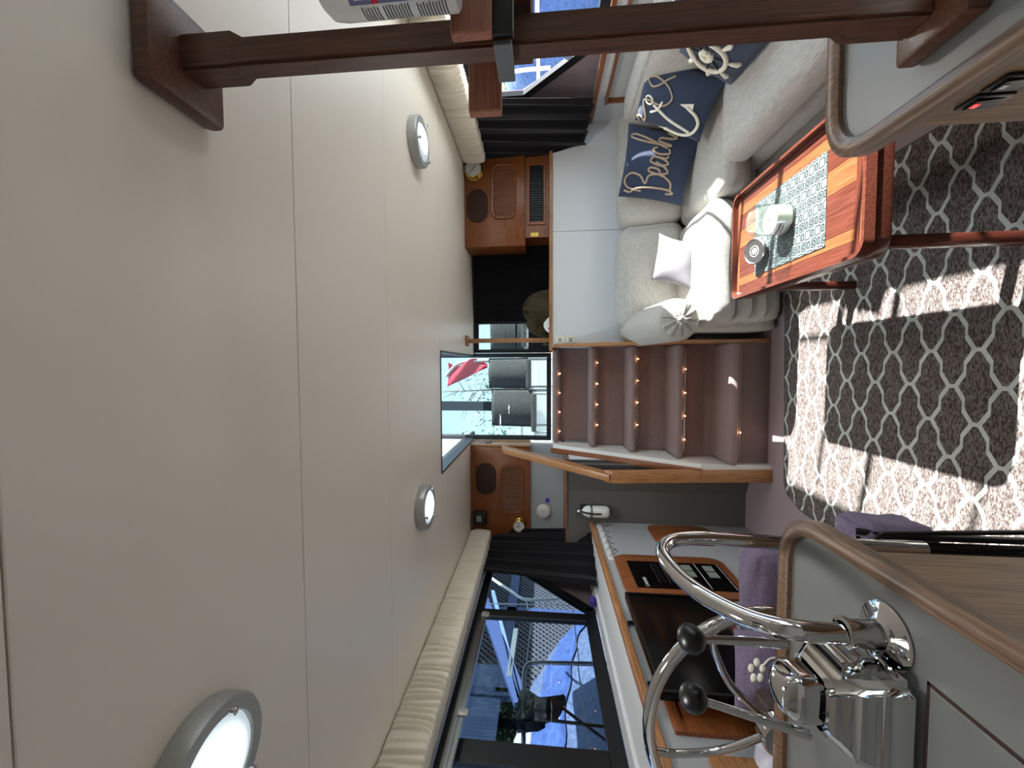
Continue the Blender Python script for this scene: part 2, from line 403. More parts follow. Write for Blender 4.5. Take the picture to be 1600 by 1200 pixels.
# bulkhead (lower aft wall) right and left of the stairs
BY = 2.80
BR = 3.00
DK = 1.30      # aft ledge height
struct('wall_aft_right', MB().box(0.128, 0.949, BR, BR+0.02, 0, DK-0.02).box(0.952, 1.72, BR, BR+0.02, 0, DK-0.02), 'wall')
struct('wall_aft_left', MB().box(-1.50, -0.66, BY+0.05, BY+0.07, 0, 1.177), 'wall_shade')
struct('wall_passage', MB().prism([(-0.67, 2.76, 0), (-0.66, 2.77, 0), (-0.84, 2.849, 0), (-0.87, 2.849, 0)], (0, 0, 1.17)), 'wall_shade')
struct('wall_stairwell', MB().box(0.128, 0.146, BR+0.021, 3.4, 0, DK-0.02).box(-0.68, -0.662, BY+0.071, 3.4, 0.0, 1.165), 'wall')
struct('wall_hull_aft', MB().box(-1.8, 1.85, 3.47, 3.49, 0, DK-0.03), 'white')
struct('trim_2', MB().box(0.10, 1.70, BR-0.012, BR+0.022, DK-0.02, DK+0.004, 0.004), 'oak_x')
# aft ledge top shelf
struct('trim_3', MB().box(0.10, 1.72, BR+0.022, 3.42, DK-0.04, DK-0.02), 'cherry_x')
struct('trim_4', MB().box(-1.12, -0.655, BY+0.04, BY+0.06, 1.178, 1.19, 0.003), 'cherry_x')
struct('trim_5', MB().box(-1.5, -0.655, BY+0.0605, 3.22, 1.176, 1.188), 'cherry_x')
# upper aft wall
struct('wall_aft_upper', MB().box(-1.62, -0.625, 3.22, 3.24, 1.188, CEIL), 'wall_dim')
struct('wall_aft_upper_right', MB().box(0.36, 1.7, 3.44, 3.46, DK-0.02, CEIL), 'dark')
struct('wall_door_left', MB().box(-0.66, -0.645, 3.241, 3.46, 1.19, CEIL), 'white')
# side walls
struct('wall_left_lower', MB().box(-1.11, -1.09, -0.6, BY+0.04, 0, 1.0), 'wall_dim')
struct('trim_6', MB().box(-1.52, -1.11, -0.6, BY+0.06, 0.985, 1.012), 'wall')
struct('trim_7', MB().box(-1.118, -1.080, -0.6, BY+0.034, 1.0, 1.028, 0.005), 'oak_y')
struct('trim_8', MB().box(-1.50, -1.40, -0.6, 2.85, 1.012, 1.03, 0.004), 'wall')
struct('wall_right_lower', MB().box(1.70, 1.72, -0.6, BR, 0, 1.0), 'wall')
struct('trim_9', MB().box(1.675, 1.70, -0.6, BR-0.014, 1.005, 1.032, 0.004), 'cherry_y')
struct('trim_10', MB().box(1.702, 1.80, -0.6, 3.4, 1.0, 1.02), 'wall')
# ------------------------------------------------------------ side windows
def side_window(name, X, sg, ymax_top, ymax_bot, zb, zt, mull, ymin):
    w = thing(name, (X, 1.5, zb), None, None, kind='structure')
    t = 0.03*sg
    fr = MB()
    def bx(y0, y1, z0, z1, m=fr): m.box(min(X, X+t), max(X, X+t), y0, y1, z0, z1, 0.003, 1)
    bx(ymin, ymax_bot, zb-0.02, zb+0.045); bx(ymin, ymax_top, zt-0.03, zt+0.02)
    # slanted aft end
    a, b = V((X+t/2, ymax_bot-0.02, zb+0.0)), V((X+t/2, ymax_top+0.01, zb+0.43)); e = V((X+t/2, ymax_top+0.01, zt))
    fr.bar(a, b, abs(t), 0.05, up=(0, 0, 1)); fr.bar(b, e, abs(t), 0.04, up=(0, 1, 0))
    obj('window_frame', fr, 'blackm', w, smooth=0)
    for y0, y1 in mull:
        mm = MB(); bx(y0, y1, zb+0.045, zt-0.03, mm); obj('mullion', mm, 'blackm', w, smooth=0)
    ed = [ymin]+[v for p in sorted(mull) for v in p]
    for y0, y1 in zip(ed[0::2], ed[1::2]):
        obj('pane', MB().box(X+t*0.4, X+t*0.5, y0, y1, zb+0.04, zt-0.02), 'glass' if sg > 0 else 'tint2', w, smooth=0)
    y0 = ed[-1]
    poly = [(X+t*0.4, y0, zb+0.03), (X+t*0.4, ymax_bot, zb+0.03), (X+t*0.4, ymax_top, zb+0.43), (X+t*0.4, ymax_top, zt-0.02), (X+t*0.4, y0, zt-0.02)]
    obj('pane', MB().prism(poly, (t*0.1, 0, 0)), 'glass' if sg > 0 else 'tint2', w, smooth=0)
    return w
side_window('window_1', -1.50, -1, 2.93, 2.50, 1.05, 1.74, [(2.37, 2.44), (1.46, 1.56)], 0.7)
side_window('window_2', 1.74, 1, 2.74, 2.34, 1.03, 1.80, [(0.42, 0.70), (1.455, 1.485)], 0.15)  # wide near mullion added out of view to keep sun off the right counter
struct('wall_right_forward', MB().box(1.74, 1.80, -0.6, 0.15, 1.02, 1.83), 'wall')
struct('wall_left_forward', MB().box(-1.56, -1.50, -0.6, 0.7, 1.0, 1.765), 'wall')
# wall above and aft of the windows
struct('wall_left_upper', MB().box(-1.56, -1.50, -0.6, 3.24, 1.765, CEIL), 'wall')
struct('wall_right_upper', MB().box(1.60, 1.80, -0.6, 3.44, 1.83, CEIL), 'wall')
struct('wall_left_quarter', MB().prism([(-1.512, 2.50, 1.02), (-1.512, 3.21, 1.02), (-1.512, 3.21, 1.76), (-1.512, 2.97, 1.76), (-1.512, 2.95, 1.50)], (-0.03, 0, 0)), 'carpetwall')
struct('wall_right_quarter', MB().prism([(1.775, 2.37, 1.02), (1.775, 3.43, 1.02), (1.775, 3.43, 1.828), (1.775, 2.775, 1.828), (1.775, 2.775, 1.48)], (0.03, 0, 0)), 'carpetwall')
# window track and rod above the left window
tr = thing('curtain_track', (-1.46, 1.4, 1.70), 'grey metal window track under the left ruched valance', 'track')
obj('rail', MB().box(-1.475, -1.452, -0.4, 2.34, 1.675, 1.70, 0.004).box(-1.495, -1.476, -0.4, 2.34, 1.69, 1.73, 0.003), 'steel', tr)
for y in (2.30, 1.62): obj('clip', MB().box(-1.458, -1.446, y-0.015, y+0.02, 1.66, 1.705, 0.003), 'lampal', tr)
# wall frame on the right wall
fr = thing('wall_frame', (1.59, 2.0, 0.7), 'reddish wooden rectangular moulding on the right wall over the sofa', 'moulding')
for a, b in (((1.691, 0.8, 0.945), (1.691, 2.78, 0.945)), ((1.691, 0.8, 0.62), (1.691, 2.78, 0.62)), ((1.691, 2.76, 0.62), (1.691, 2.76, 0.945)), ((1.691, 0.82, 0.62), (1.691, 0.82, 0.945))):
    obj('strip', MB().bar(a, b, 0.016, 0.04, up=(1, 0, 0) if a[1] != b[1] else (1, 0, 0), bev=0.003), 'cherry_y', fr)
# front of the cabin behind the viewer: low console wall, windscreen open above
struct('wall_forward', MB().box(-1.7, 1.75, -0.64, -0.6, 0, CEIL), 'white')
struct('wall_hatch_sun_block', MB().box(HX1+0.012, HX1+0.04, 2.2, 3.6, CEIL+0.09, 2.50), 'gel')  # unseen panel added beside the hatch to block sun through the opening

# ------------------------------------------------------------ stairs
st = thing('companion_stairs', (-0.25, 2.6, 0), 'mauve carpeted stairs climbing to the glass door', 'stairs')
RZ = [0.254, 0.508, 0.761, 1.008, 1.27]; NY = [2.50, 2.672, 2.84, 3.00, 3.16]; XL, XR = -0.60, 0.126
for i, (z, y) in enumerate(zip(RZ, NY)):
    z0 = RZ[i-1] if i else 0
    yb = NY[i+1]+0.15 if i < 4 else 3.40
    xl = XL
    tm = MB().box(xl, XR, y, yb-0.0, z-0.045, z, 0.018, 3)
    obj('tread', tm, 'stair', st)
    obj('riser', MB().box(xl, XR, y+0.10, y+0.12, z0+0.0, z-0.04), 'stair', st, smooth=0)
rp = [(0.137, 2.56, 0.0), (0.137, 2.78, 0.0), (0.137, 3.26, 1.27), (0.137, 3.16, 1.27), (0.137, 2.60, 0.42), (0.137, 2.56, 0.35)]
obj('stringer', MB().prism([(0.127, 2.60, 0), (0.127, 2.999, 0), (0.127, 2.999, 1.27), (0.127, 2.60, 0.46)], (0.022, 0, 0)), 'oak_z', st, 'wood edged side board', smooth=0)
pts = [(-0.648, 2.55, 0.0), (-0.648, 3.2, 0.0), (-0.648, 3.2, 1.27), (-0.648, 3.10, 1.27), (-0.648, 2.55, 0.40)]
obj('stringer', MB().prism(pts, (0.046, 0, 0)), 'white', st, 'white side panel beside the steps', smooth=0)
obj('stringer_cap', MB().bar((-0.648, 3.12, 1.285), (-0.648, 2.54, 0.40), 0.04, 0.02), 'cherry_z', st)
# handrail
hr = thing('stair_handrail', (-0.66, 2.5, 0), 'wooden banister and post left of the stairs', 'handrail')
obj('post', MB().hexa([(-0.70, 2.535, 0), (-0.625, 2.535, 0), (-0.625, 2.575, 0), (-0.70, 2.575, 0), (-0.73, 2.535, 0.93), (-0.655, 2.535, 0.93), (-0.655, 2.575, 0.97), (-0.73, 2.575, 0.97)], 0.004), 'oak_z', hr)
a = V((-0.695, 2.552, 0.925)); b = P(790, 703, Y=3.12)
obj('rail', MB().bar(a, b, 0.045, 0.070, up=(0, -0.5, 1), bev=0.004), 'oak_z', hr)
obj('rail_end', MB().bar(b+V((0, 0, 0.0)), b+V((0.02, 0.18, 0.03)), 0.03, 0.05, bev=0.004), 'oak_y', hr)
# fairy lights
FL = [((868, (584, 614, 644, 674)), 3.158, 'on the top step'), ((923, (567, 600, 632, 664)), 2.998, 'on the second step down'),
      ((985, (561, 595, 629, 664)), 2.838, 'on the third step down'), ((1058, (577, 614, 650, 687)), 2.67, 'on the fourth step down'), ((1143.5, (676,)), 2.498, 'on the lowest step')]
for (px, ypx), y, lab in FL:
    p0 = P(px, ypx[0], Y=y); z = p0.z
    i = FL.index(((px, ypx), y, lab)); z = RZ[4-i]-0.05
    f = thing('fairy_lights', (p0.x, y, z), 'string of tiny warm lights under the nosing '+lab, 'light string', 'fairy light strings on the stairs')
    xs = [P(px, q, Y=y).x for q in ypx]
    obj('wire', MB().tube([(-0.55, y+0.012, z), (0.10, y+0.012, z)], 0.0015, 6), 'steel', f)
    for x in xs: obj('bulb', MB().lathe((x, y+0.004, z), (0, 0, 1), [(0, -0.004), (0.0028, -0.002), (0.003, 0.0), (0.002, 0.003), (0, 0.004)], 10), 'bulb', f)

# ------------------------------------------------------------ rug
ol = [(-0.695, 2.39), (-0.66, 2.405), (0.3, 2.44), (0.78, 2.45), (0.80, 2.42), (0.80, 0.3), (-0.86, 0.3), (-0.86, 1.55), (-0.80, 1.88), (-0.765, 2.25), (-0.72, 2.37)]
rg = thing('trellis_rug', (0, 1.4, 0), 'mottled mauve rug with pale trellis pattern on the cabin floor', 'rug')
obj('pile', MB().prism([(x, y, 0.002) for x, y in ol], (0, 0, 0.010), 0.003), 'rug', rg, smooth=0)
obj('binding', MB().tube([(x, y, 0.007) for x, y in ol], 0.006, 8, closed=True), 'ink', rg)

# ------------------------------------------------------------ sofa
so = thing('corner_sofa', (0.9, 2.3, 0), 'grey white ribbed fabric corner sofa along the aft bulkhead', 'sofa')
def rake(y, k): return lambda q: V((q.x, y+(q.y-y)+k*(q.z-0.5), q.z))
B_ = (0.01, 0.03, 0.012)
obj('back_cushion', MB().cush(0.235, 0.90, 2.70, 2.90, 0.46, 0.845, 0.07, B_, 14, 0.003, 1, rake(2.7, 0.18)), 'sofa_x', so, smooth=80)
obj('back_cushion', MB().cush(0.905, 1.66, 2.70, 2.90, 0.46, 0.845, 0.07, B_, 14, 0.003, 2, rake(2.7, 0.18)), 'sofa_x', so, smooth=80)
obj('back_cushion', MB().cush(1.42, 1.62, 1.35, 2.70, 0.46, 0.86, 0.08, (0.03, 0, 0.012), 14, 0.003, 3, lambda q: V((q.x+0.09*(q.z-0.5), q.y, q.z))), 'sofa_y', so, smooth=80)
obj('back_cushion', MB().cush(1.42, 1.62, 0.45, 1.345, 0.46, 0.86, 0.08, (0.03, 0, 0.012), 14, 0.003, 4, lambda q: V((q.x+0.09*(q.z-0.5), q.y, q.z))), 'sofa_y', so, smooth=80)
obj('seat_cushion', MB().cush(0.22, 0.86, 2.23, 2.80, 0.345, 0.495, 0.06, (0.01, 0.01, 0.014), 14, 0.003, 5), 'sofa_s', so, smooth=80)
obj('seat_cushion', MB().cush(0.865, 1.52, 2.13, 2.80, 0.325, 0.48, 0.07, (0.01, 0.01, 0.014), 14, 0.004, 6), 'sofa_s', so, smooth=80)
obj('seat_cushion', MB().cush(0.955, 1.56, 1.30, 2.12, 0.36, 0.505, 0.05, (0.01, 0.01, 0.012), 14, 0.002, 7), 'sofa_y', so, smooth=80)
obj('seat_cushion', MB().cush(0.955, 1.56, 0.52, 1.295, 0.36, 0.505, 0.05, (0.01, 0.01, 0.012), 14, 0.002, 8), 'sofa_y', so, smooth=80)
for k, (z0, z1, dy) in enumerate(((0.245, 0.36, 0.03), (0.135, 0.25, 0.10), (0.02, 0.14, 0.19))):
    obj('base_roll', MB().cush(0.22+0.01*k, 1.6, 2.24+dy, 2.9, z0, z1, 0.057, (0.0, 0.01, 0), 12, 0.002, 20+k), 'sofa_s', so, smooth=80)
    obj('base_roll', MB().cush(0.97+dy*0.4, 1.6, 0.5, 2.3+dy, z0, z1, 0.056, (0.01, 0, 0), 12, 0.002, 30+k), 'sofa_y', so, smooth=80)
# rolled arm
def arm(u, v):
    t = v; yc = 2.27+0.62*t; ang = 2*pi*u
    r = 0.118*(1 if t > 0.06 else sqrt(max(0.0, 1-((0.06-t)/0.06)**2)*0.35+0.65)); zc = 0.632+0.075*t; xc = 0.238-0.0*t
    return V((xc+r*cos(ang)*0.98, yc, zc+r*sin(ang)))
am = MB().grid(arm, 36, 20, cu=True)
am.bm.faces.new([v for v in am.bm.verts if abs(v.co.y-2.89) < 1e-5][::1])
arm_o = obj('arm', am, 'sofa_s', so, smooth=60)
fa = MB(); prof = []
def face(u, v):
    ang = 2*pi*u; r = 0.096*v; d = 0.03*(1-v*v)+0.003*cos(ang*12)*v*(1 if v > 0.25 else 0)-(0.012 if v < 0.2 else 0)
    return V((0.238+r*cos(ang), 2.268-d, 0.632+r*sin(ang)))
obj('arm_face', MB().grid(face, 96, 10, cu=True), 'sofa_s', arm_o, smooth=60)
for k in range(10):
    an = 2*pi*k/10+0.2
    obj('pleat', MB().tube([face(an/2/pi, q)+V((0, -0.0025, 0)) for q in (0.3, 0.45, 0.6, 0.75, 0.92)], 0.0016, 6), 'seam', arm_o)
obj('button', MB().lathe((0.238, 2.248, 0.632), (0, -1, 0), [(0.022, 0), (0.021, 0.006), (0.014, 0.011), (0, 0.013)], 20), 'sofa_s', arm_o)
obj('arm_panel', MB().cush(0.19, 0.29, 2.50, 2.85, 0.02, 0.60, 0.03, (0, 0, 0), 10, 0.001, 11), 'sofa_s', so, smooth=80)
obj('plinth', MB().box(0.30, 1.6, 2.55, 2.85, 0.0, 0.03).box(1.06, 1.6, 0.6, 2.55, 0.0, 0.03), 'dark', so, smooth=0)

# ------------------------------------------------------------ pillows
def pillow(name, TL, TR, BR, BL, th, m, label, group='scatter cushions on the corner sofa', pinch=0.06):
    TL, TR, BR, BL = map(V, (TL, TR, BR, BL)); cen = (TL+TR+BR+BL)/4
    nrm = (TR-TL).cross(BL-TL).normalized()
    if nrm.dot(EYE-cen) < 0: nrm = -nrm
    def mp(s_, t_, h=0.0, side=1):
        s2, t2 = 2*s_-1, 2*t_-1
        k = 1-pinch*(1-t2*t2) ; k2 = 1-pinch*(1-s2*s2)
        a = 0.5+s2*k/2; b = 0.5+t2*k2/2
        p = (TL*(1-a)+TR*a)*b+(BL*(1-a)+BR*a)*(1-b)
        q = max(0, (1-s2**4)*(1-t2**4))**0.5*(0.35+0.65*(1-s2*s2)**0.5*(1-t2*t2)**0.5)
        wr = 0.0025*sin(14*s_+9*t_)*q
        return p+nrm*side*(q*th/2+wr+h)
    root = thing(name, (TL+TR+BR+BL)/4-V((0, 0, (TL-BL).length/2)), label, 'cushion', group)
    mb = MB().grid(lambda u, v: mp(u, v), 26, 26).grid(lambda u, v: mp(u, v, 0, -1), 26, 26)
    bmesh.ops.remove_doubles(mb.bm, verts=mb.bm.verts, dist=0.0008)
    obj('cover', mb, m, root, smooth=70)
    return root, mp
Pp = lambda x, y, Y: P(x, y, Y=Y)
wp, mw = pillow('cushion', Pp(1062, 82, 1.92), Pp(1040, -45, 1.60), Pp(1225, 45, 1.56), Pp(1145, 136, 2.02), 0.12, 'navy', 'navy cushion with a cream ship wheel, nearest of the navy cushions')
ap, ma = pillow('cushion', Pp(992, 187, 2.44), Pp(1012, 72, 2.16), Pp(1134, 126, 2.04), Pp(1093, 223, 2.28), 0.12, 'navy', 'navy cushion with a cream anchor and tan rope')
bp, mb_ = pillow('cushion', Pp(966, 307, 2.74), Pp(982, 192, 2.62), Pp(1098, 214, 2.42), Pp(1064, 322, 2.56), 0.11, 'navy', 'navy cushion spelling Beach in tan rope')
def stroke(mp, name, pts, r, m, root, k=5, h=0.004, flat=1.0):
    pp = cr([(x, y, 0) for x, y in pts], k)
    return obj(name, MB().tube([mp(q.x, q.y, h) for q in pp], r, 7), m, root, smooth=60)
L = {'B': [[(.09, .90), (.07, .80), (.13, .70), (.17, .48), (.18, .22), (.14, .14), (.12, .24)], [(.10, .62), (.13, .84), (.24, .92), (.34, .82), (.32, .66), (.22, .56), (.34, .52), (.38, .36), (.30, .20), (.18, .18)]],
     'each': [[(.36, .34), (.45, .40), (.46, .52), (.41, .54), (.38, .40), (.42, .26), (.49, .31), (.55, .46)], [(.62, .50), (.55, .54), (.51, .40), (.55, .28), (.61, .36), (.63, .52), (.62, .34), (.66, .30)],
              [(.76, .48), (.72, .54), (.67, .44), (.70, .30), (.76, .32)], [(.77, .34), (.86, .66), (.88, .86), (.83, .90), (.81, .66), (.81, .30), (.85, .48), (.90, .48), (.91, .34), (.94, .28), (.99, .42)]]}
for part in L.values():
    for s_ in part: stroke(mb_, 'rope_letter', s_, 0.006, 'rope', bp)
# anchor
AC = 'cream'
stroke(ma, 'anchor_shank', [(.40, .70), (.28, .45), (.15, .14)], 0.007, AC, ap)
stroke(ma, 'anchor_ring', [(.44+.06*cos(a/8*2*pi), .78+.06*sin(a/8*2*pi)) for a in range(9)], 0.005, AC, ap)
stroke(ma, 'anchor_stock', [(.27, .72), (.36, .62), (.50, .58)], 0.006, AC, ap)
stroke(ma, 'anchor_arms', [(.06, .50), (.03, .30), (.13, .12), (.30, .06), (.46, .12), (.55, .24)], 0.008, AC, ap)
for tri in ([(.50, .16), (.62, .18), (.56, .34)], [(.02, .44), (.10, .44), (.05, .60)]):
    mbx = MB(); vs = [mbx.bm.verts.new(ma(x, y, 0.007)) for x, y in tri]; vs2 = [mbx.bm.verts.new(ma(x, y, 0.002)) for x, y in tri]
    mbx.bm.faces.new(vs); mbx.bm.faces.new(vs2[::-1])
    for i in range(3): mbx.bm.faces.new([vs[i], vs2[i], vs2[(i+1) % 3], vs[(i+1) % 3]])
    obj('anchor_fluke', mbx, AC, ap)
stroke(ma, 'rope', [(.04, .90), (.10, .96), (.12, .88), (.06, .82), (.18, .80), (.38, .88), (.44, .78), (.44, .56), (.60, .46), (.74, .56), (.78, .76), (.70, .86), (.64, .78), (.70, .68), (.80, .60), (.88, .52)], 0.0045, 'rope', ap)
# ship wheel
stroke(mw, 'wheel_rim', [(.46+.21*cos(a/20*2*pi), .52+.25*sin(a/20*2*pi)) for a in range(21)], 0.010, AC, wp, 3)
stroke(mw, 'wheel_hub', [(.46+.05*cos(a/10*2*pi), .52+.06*sin(a/10*2*pi)) for a in range(11)], 0.013, AC, wp, 3)
for k in range(8):
    a = k*pi/4+0.2; q = lambda r: (.46+r*.84*cos(a), .52+r*sin(a))
    stroke(mw, 'spoke', [q(.06), q(.25)], 0.004, 'ink', wp); pp = [mw(*q(r), 0.005) for r in (.28, .31, .35, .39, .42)]
    obj('spoke_handle', MB().tube(pp, [0.004, 0.007, 0.009, 0.011, 0.005], 8), AC, wp, smooth=60)
gp, mg = pillow('cushion', Pp(1018, 437, 2.68), Pp(1030, 364, 2.68), Pp(1092, 380, 2.46), Pp(1086, 456, 2.46), 0.13, 'greyp', 'small plain pale grey cushion below the blank bulkhead', pinch=0.10)

# ------------------------------------------------------------ table
T = thing('coffee_table', (0.52, 1.57, 0), 'glossy striped mahogany tray table with raised lip', 'table')
tx0, tx1, ty0, ty1, tz = 0.286, 0.75, 1.20, 1.99, 0.478
def rrect(x0, x1, y0, y1, r, z, n=6):
    o = []
    for cx_, cy_, a0 in ((x1-r, y0+r, -90), (x1-r, y1-r, 0), (x0+r, y1-r, 90), (x0+r, y0+r, 180)):
        for k in range(n+1):
            a = radians(a0+90*k/n); o.append(V((cx_+r*cos(a), cy_+r*sin(a), z)))
    return o
obj('apron', MB().prism(rrect(tx0+0.004, tx1-0.004, ty0+0.004, ty1-0.004, 0.045, tz-0.05), (0, 0, 0.046), 0.004), 'mahog', T)
lip = MB(); o1 = rrect(tx0, tx1, ty0, ty1, 0.05, tz-0.006); i1 = rrect(tx0+0.018, tx1-0.018, ty0+0.018, ty1-0.018, 0.034, tz-0.006)
n_ = len(o1); up = V((0, 0, 0.024))
vo = [lip.bm.verts.new(p) for p in o1]; vi = [lip.bm.verts.new(p) for p in i1]; vo2 = [lip.bm.verts.new(p+up+(i1[i]-p)*0.25) for i, p in enumerate(o1)]; vi2 = [lip.bm.verts.new(p+up-(p-o1[i])*0.15) for i, p in enumerate(i1)]
for i in range(n_):
    j = (i+1) % n_
    for A, B in ((vo, vo2), (vo2, vi2), (vi2, vi), (vi, vo)): lip.bm.faces.new([A[i], A[j], B[j], B[i]])
obj('lip', lip, 'mahog', T, smooth=50)
xs = [tx0+0.02, tx0+0.060, tx0+0.095, tx0+0.165, tx0+0.225, tx0+0.300, tx0+0.365, tx1-0.058, tx1-0.02]
cols = ['mahog', 'orange', 'mahog', 'mahog', 'orange', 'mahog', 'orange', 'mahog']
for i in range(8):
    obj('plank', MB().box(xs[i]+0.0003, xs[i+1]-0.0003, ty0+0.065, ty1-0.045, tz-0.006, tz-0.0005, 0.0006, 1), cols[i], T, 'honey coloured plank' if cols[i] == 'orange' else None, smooth=0)
for y0, y1, cc in ((ty0+0.019, ty0+0.045, 'orange_x'), (ty0+0.0455, ty0+0.0645, 'mahog_x'), (ty1-0.0445, ty1-0.03, 'orange_x'), (ty1-0.0295, ty1-0.019, 'mahog_x')):
    obj('plank', MB().box(tx0+0.02, tx1-0.02, y0, y1, tz-0.006, tz-0.0005, 0.0006, 1), cc, T, smooth=0)
for x, y in ((tx0+0.05, ty0+0.06), (tx0+0.05, ty1-0.06), (tx1-0.05, ty0+0.06), (tx1-0.05, ty1-0.06)):
    obj('leg', MB().box(x-0.017, x+0.017, y-0.017, y+0.017, 0.012, tz-0.048, 0.004), 'mahog_z', T)
pm = obj('placemat', MB().box(0.362, 0.655, 1.385, 1.81, tz, tz+0.0022, 0.0006, 1), 'mat'); tag(pm, 'pale teal placemat printed with black rounded rectangles', 'placemat')
jr = thing('candle_jar', (0.515, 1.585, tz+0.0025), 'glass jar candle with cream wax standing on the placemat', 'candle')
zz = tz+0.003
obj('glass', MB().lathe((0.515, 1.585, zz), (0, 0, 1), [(0, 0), (0.050, 0), (0.054, 0.004), (0.054, 0.112), (0.050, 0.118), (0.048, 0.118), (0.050, 0.108), (0.050, 0.008), (0, 0.006)], 40), 'jar', jr, smooth=50)
obj('wax', MB().lathe((0.515, 1.585, zz), (0, 0, 1), [(0, 0.0085), (0.0492, 0.0085), (0.0492, 0.058), (0.044, 0.056), (0, 0.054)], 40), 'wax', jr, smooth=50)
obj('wick', MB().tube([(0.515, 1.585, zz+0.053), (0.516, 1.585, zz+0.065)], 0.0012, 6), 'ink', jr)
obj('paper_label', MB().grid(lambda u, v: V((0.515+0.0546*cos(radians(185+60*u)), 1.585+0.0546*sin(radians(185+60*u)), zz+0.02+0.035*v)), 12, 2), 'paper', jr, 'small printed label on the glass', solid=0.0005)
obj('label_text', MB().grid(lambda u, v: V((0.515+0.0551*cos(radians(192+46*u)), 1.585+0.0551*sin(radians(192+46*u)), zz+0.044+0.004*v)), 12, 1).grid(lambda u, v: V((0.515+0.0551*cos(radians(200+32*u)), 1.585+0.0551*sin(radians(200+32*u)), zz+0.034+0.003*v)), 12, 1), 'ink', jr)
ld = thing('jar_lid', (0.452, 1.755, zz), 'round silver jar lid lying on the far end of the placemat', 'lid')
ax = V((-0.1, -0.30, 0.95)).normalized(); lc_ = V((0.447, 1.745, zz+0.024))
obj('disc', MB().lathe(lc_, ax, [(0, 0), (0.047, 0), (0.051, 0.003), (0.051, 0.010), (0.047, 0.013), (0.044, 0.010), (0, 0.009)], 36), 'steel', ld, smooth=40)
obj('emblem', MB().lathe(lc_+ax*0.0085, ax, [(0.022, 0), (0.022, 0.002), (0.019, 0.002), (0.019, 0.0008), (0.012, 0.0008), (0.012, 0.002), (0, 0.002)], 28), 'lampal', ld)

# ------------------------------------------------------------ overhead cabinets
def oval_face(x0, x1, y, z0, z1, r, n=8):
    return [V((p.x, y, p.y)) for p in [V((q.x, q.y, 0)) for q in rrect(x0, x1, z0, z1, r, 0, n)]]
def tambour(root, x0, x1, z0, z1, y, r):
    a = oval_face(x0, x1, y, z0, z1, r); b = oval_face(x0+0.016, x1-0.016, y, z0+0.016, z1-0.016, r*0.72)
    mb = MB(); n = len(a); A = [mb.bm.verts.new(p) for p in a]; B = [mb.bm.verts.new(p) for p in b]
    A2 = [mb.bm.verts.new(p+V((0, -0.016, 0))+(b[i]-p)*0.35) for i, p in enumerate(a)]; B2 = [mb.bm.verts.new(p+V((0, -0.014, 0))) for p in b]
    for i in range(n):
        j = (i+1) % n
        for U_, W_ in ((A, A2), (A2, B2), (B2, B)): mb.bm.faces.new([U_[i], U_[j], W_[j], W_[i]])
    d = obj('door', mb, 'cherry_x', root, 'rounded door frame with tambour slats', smooth=50)
    k = 22; x0 += 0.016; x1 -= 0.016
    z0 += 0.016; z1 -= 0.016; w = (x1-x0)/k; rr_ = r*0.72
    for i in range(k):
        xc = x0+w*(i+0.5); dx = max(0, rr_-min(xc-x0, x1-xc)); ins = rr_-sqrt(max(0, rr_*rr_-dx*dx))
        obj('slat', MB().box(xc-w*0.36, xc+w*0.36, y-0.006, y+0.003, z0+ins, z1-ins, w*0.2, 1), 'tambour', d)
def speaker(root, x0, x1, z0, z1, y):
    s_ = obj('speaker_cover', MB().prism(oval_face(x0, x1, y, z0, z1, min(x1-x0, z1-z0)*0.5-0.002, 10), (0, -0.007, 0), 0.003), 'darkbrown', root, 'dark oval speaker cloth')
def gauge(name, ctr, r, y, label, cat, hands, group=None):
    g = thing(name, ctr, label, cat, group); cx_, cy_, cz_ = ctr
    obj('case', MB().lathe(ctr, (0, -1, 0), [(r*1.12, 0), (r*1.16, 0.006), (r*1.02, 0.012), (r*1.02, 0.04), (r*1.08, 0.046), (r*0.98, 0.05), (r*0.94, 0.042)], 36, cap=False), 'brass', g, smooth=40)
    obj('dial', MB().lathe(V(ctr)+V((0, -0.040, 0)), (0, -1, 0), [(r*0.97, 0), (r*0.97, 0.002), (0, 0.002)], 32), 'dial', g)
    for k in range(12):
        a = k*pi/6; q = V((cos(a), 0, sin(a)))
        obj('tick', MB().bar(V(ctr)+q*r*0.78+V((0, -0.0425, 0)), V(ctr)+q*r*0.9+V((0, -0.0425, 0)), 0.002, 0.001, up=(0, 1, 0)), 'ink', g, smooth=0)
    for a, l in hands:
        q = V((cos(a), 0, sin(a))); obj('hand', MB().bar(V(ctr)-q*r*0.2+V((0, -0.0435, 0)), V(ctr)+q*r*l+V((0, -0.0435, 0)), 0.003, 0.001, up=(0, 1, 0)), 'black', g, smooth=0)
    return g
cb = thing('overhead_cabinet', (1.2, 3.03, 1.30), 'cherry wood cabinet with oval speaker and louvred vent above the sofa side ledge', 'cabinet')
X0, X1, CYR = 0.868, 1.57, 3.03
obj('body', MB().box(X0, X1, CYR, 3.26, 1.478, CEIL-0.002, 0.006), 'cherry_x', cb)
obj('lower_body', MB().box(0.93, X1, CYR+0.02, 3.26, DK+0.0, 1.477), 'cherry_x', cb, smooth=0)
tambour(cb, 1.06, 1.455, 1.540, 1.725, CYR, 0.06)
speaker(cb, 1.045, 1.285, 1.750, 1.905, CYR)
lv = obj('vent', MB().box(1.02, 1.46, CYR+0.008, CYR+0.02, 1.33, 1.345, 0.002, 1).box(1.02, 1.46, CYR+0.008, CYR+0.02, 1.445, 1.46, 0.002, 1).box(1.02, 1.04, CYR+0.008, CYR+0.02, 1.345, 1.445).box(1.44, 1.46, CYR+0.008, CYR+0.02, 1.345, 1.445), 'cherry_z', cb)
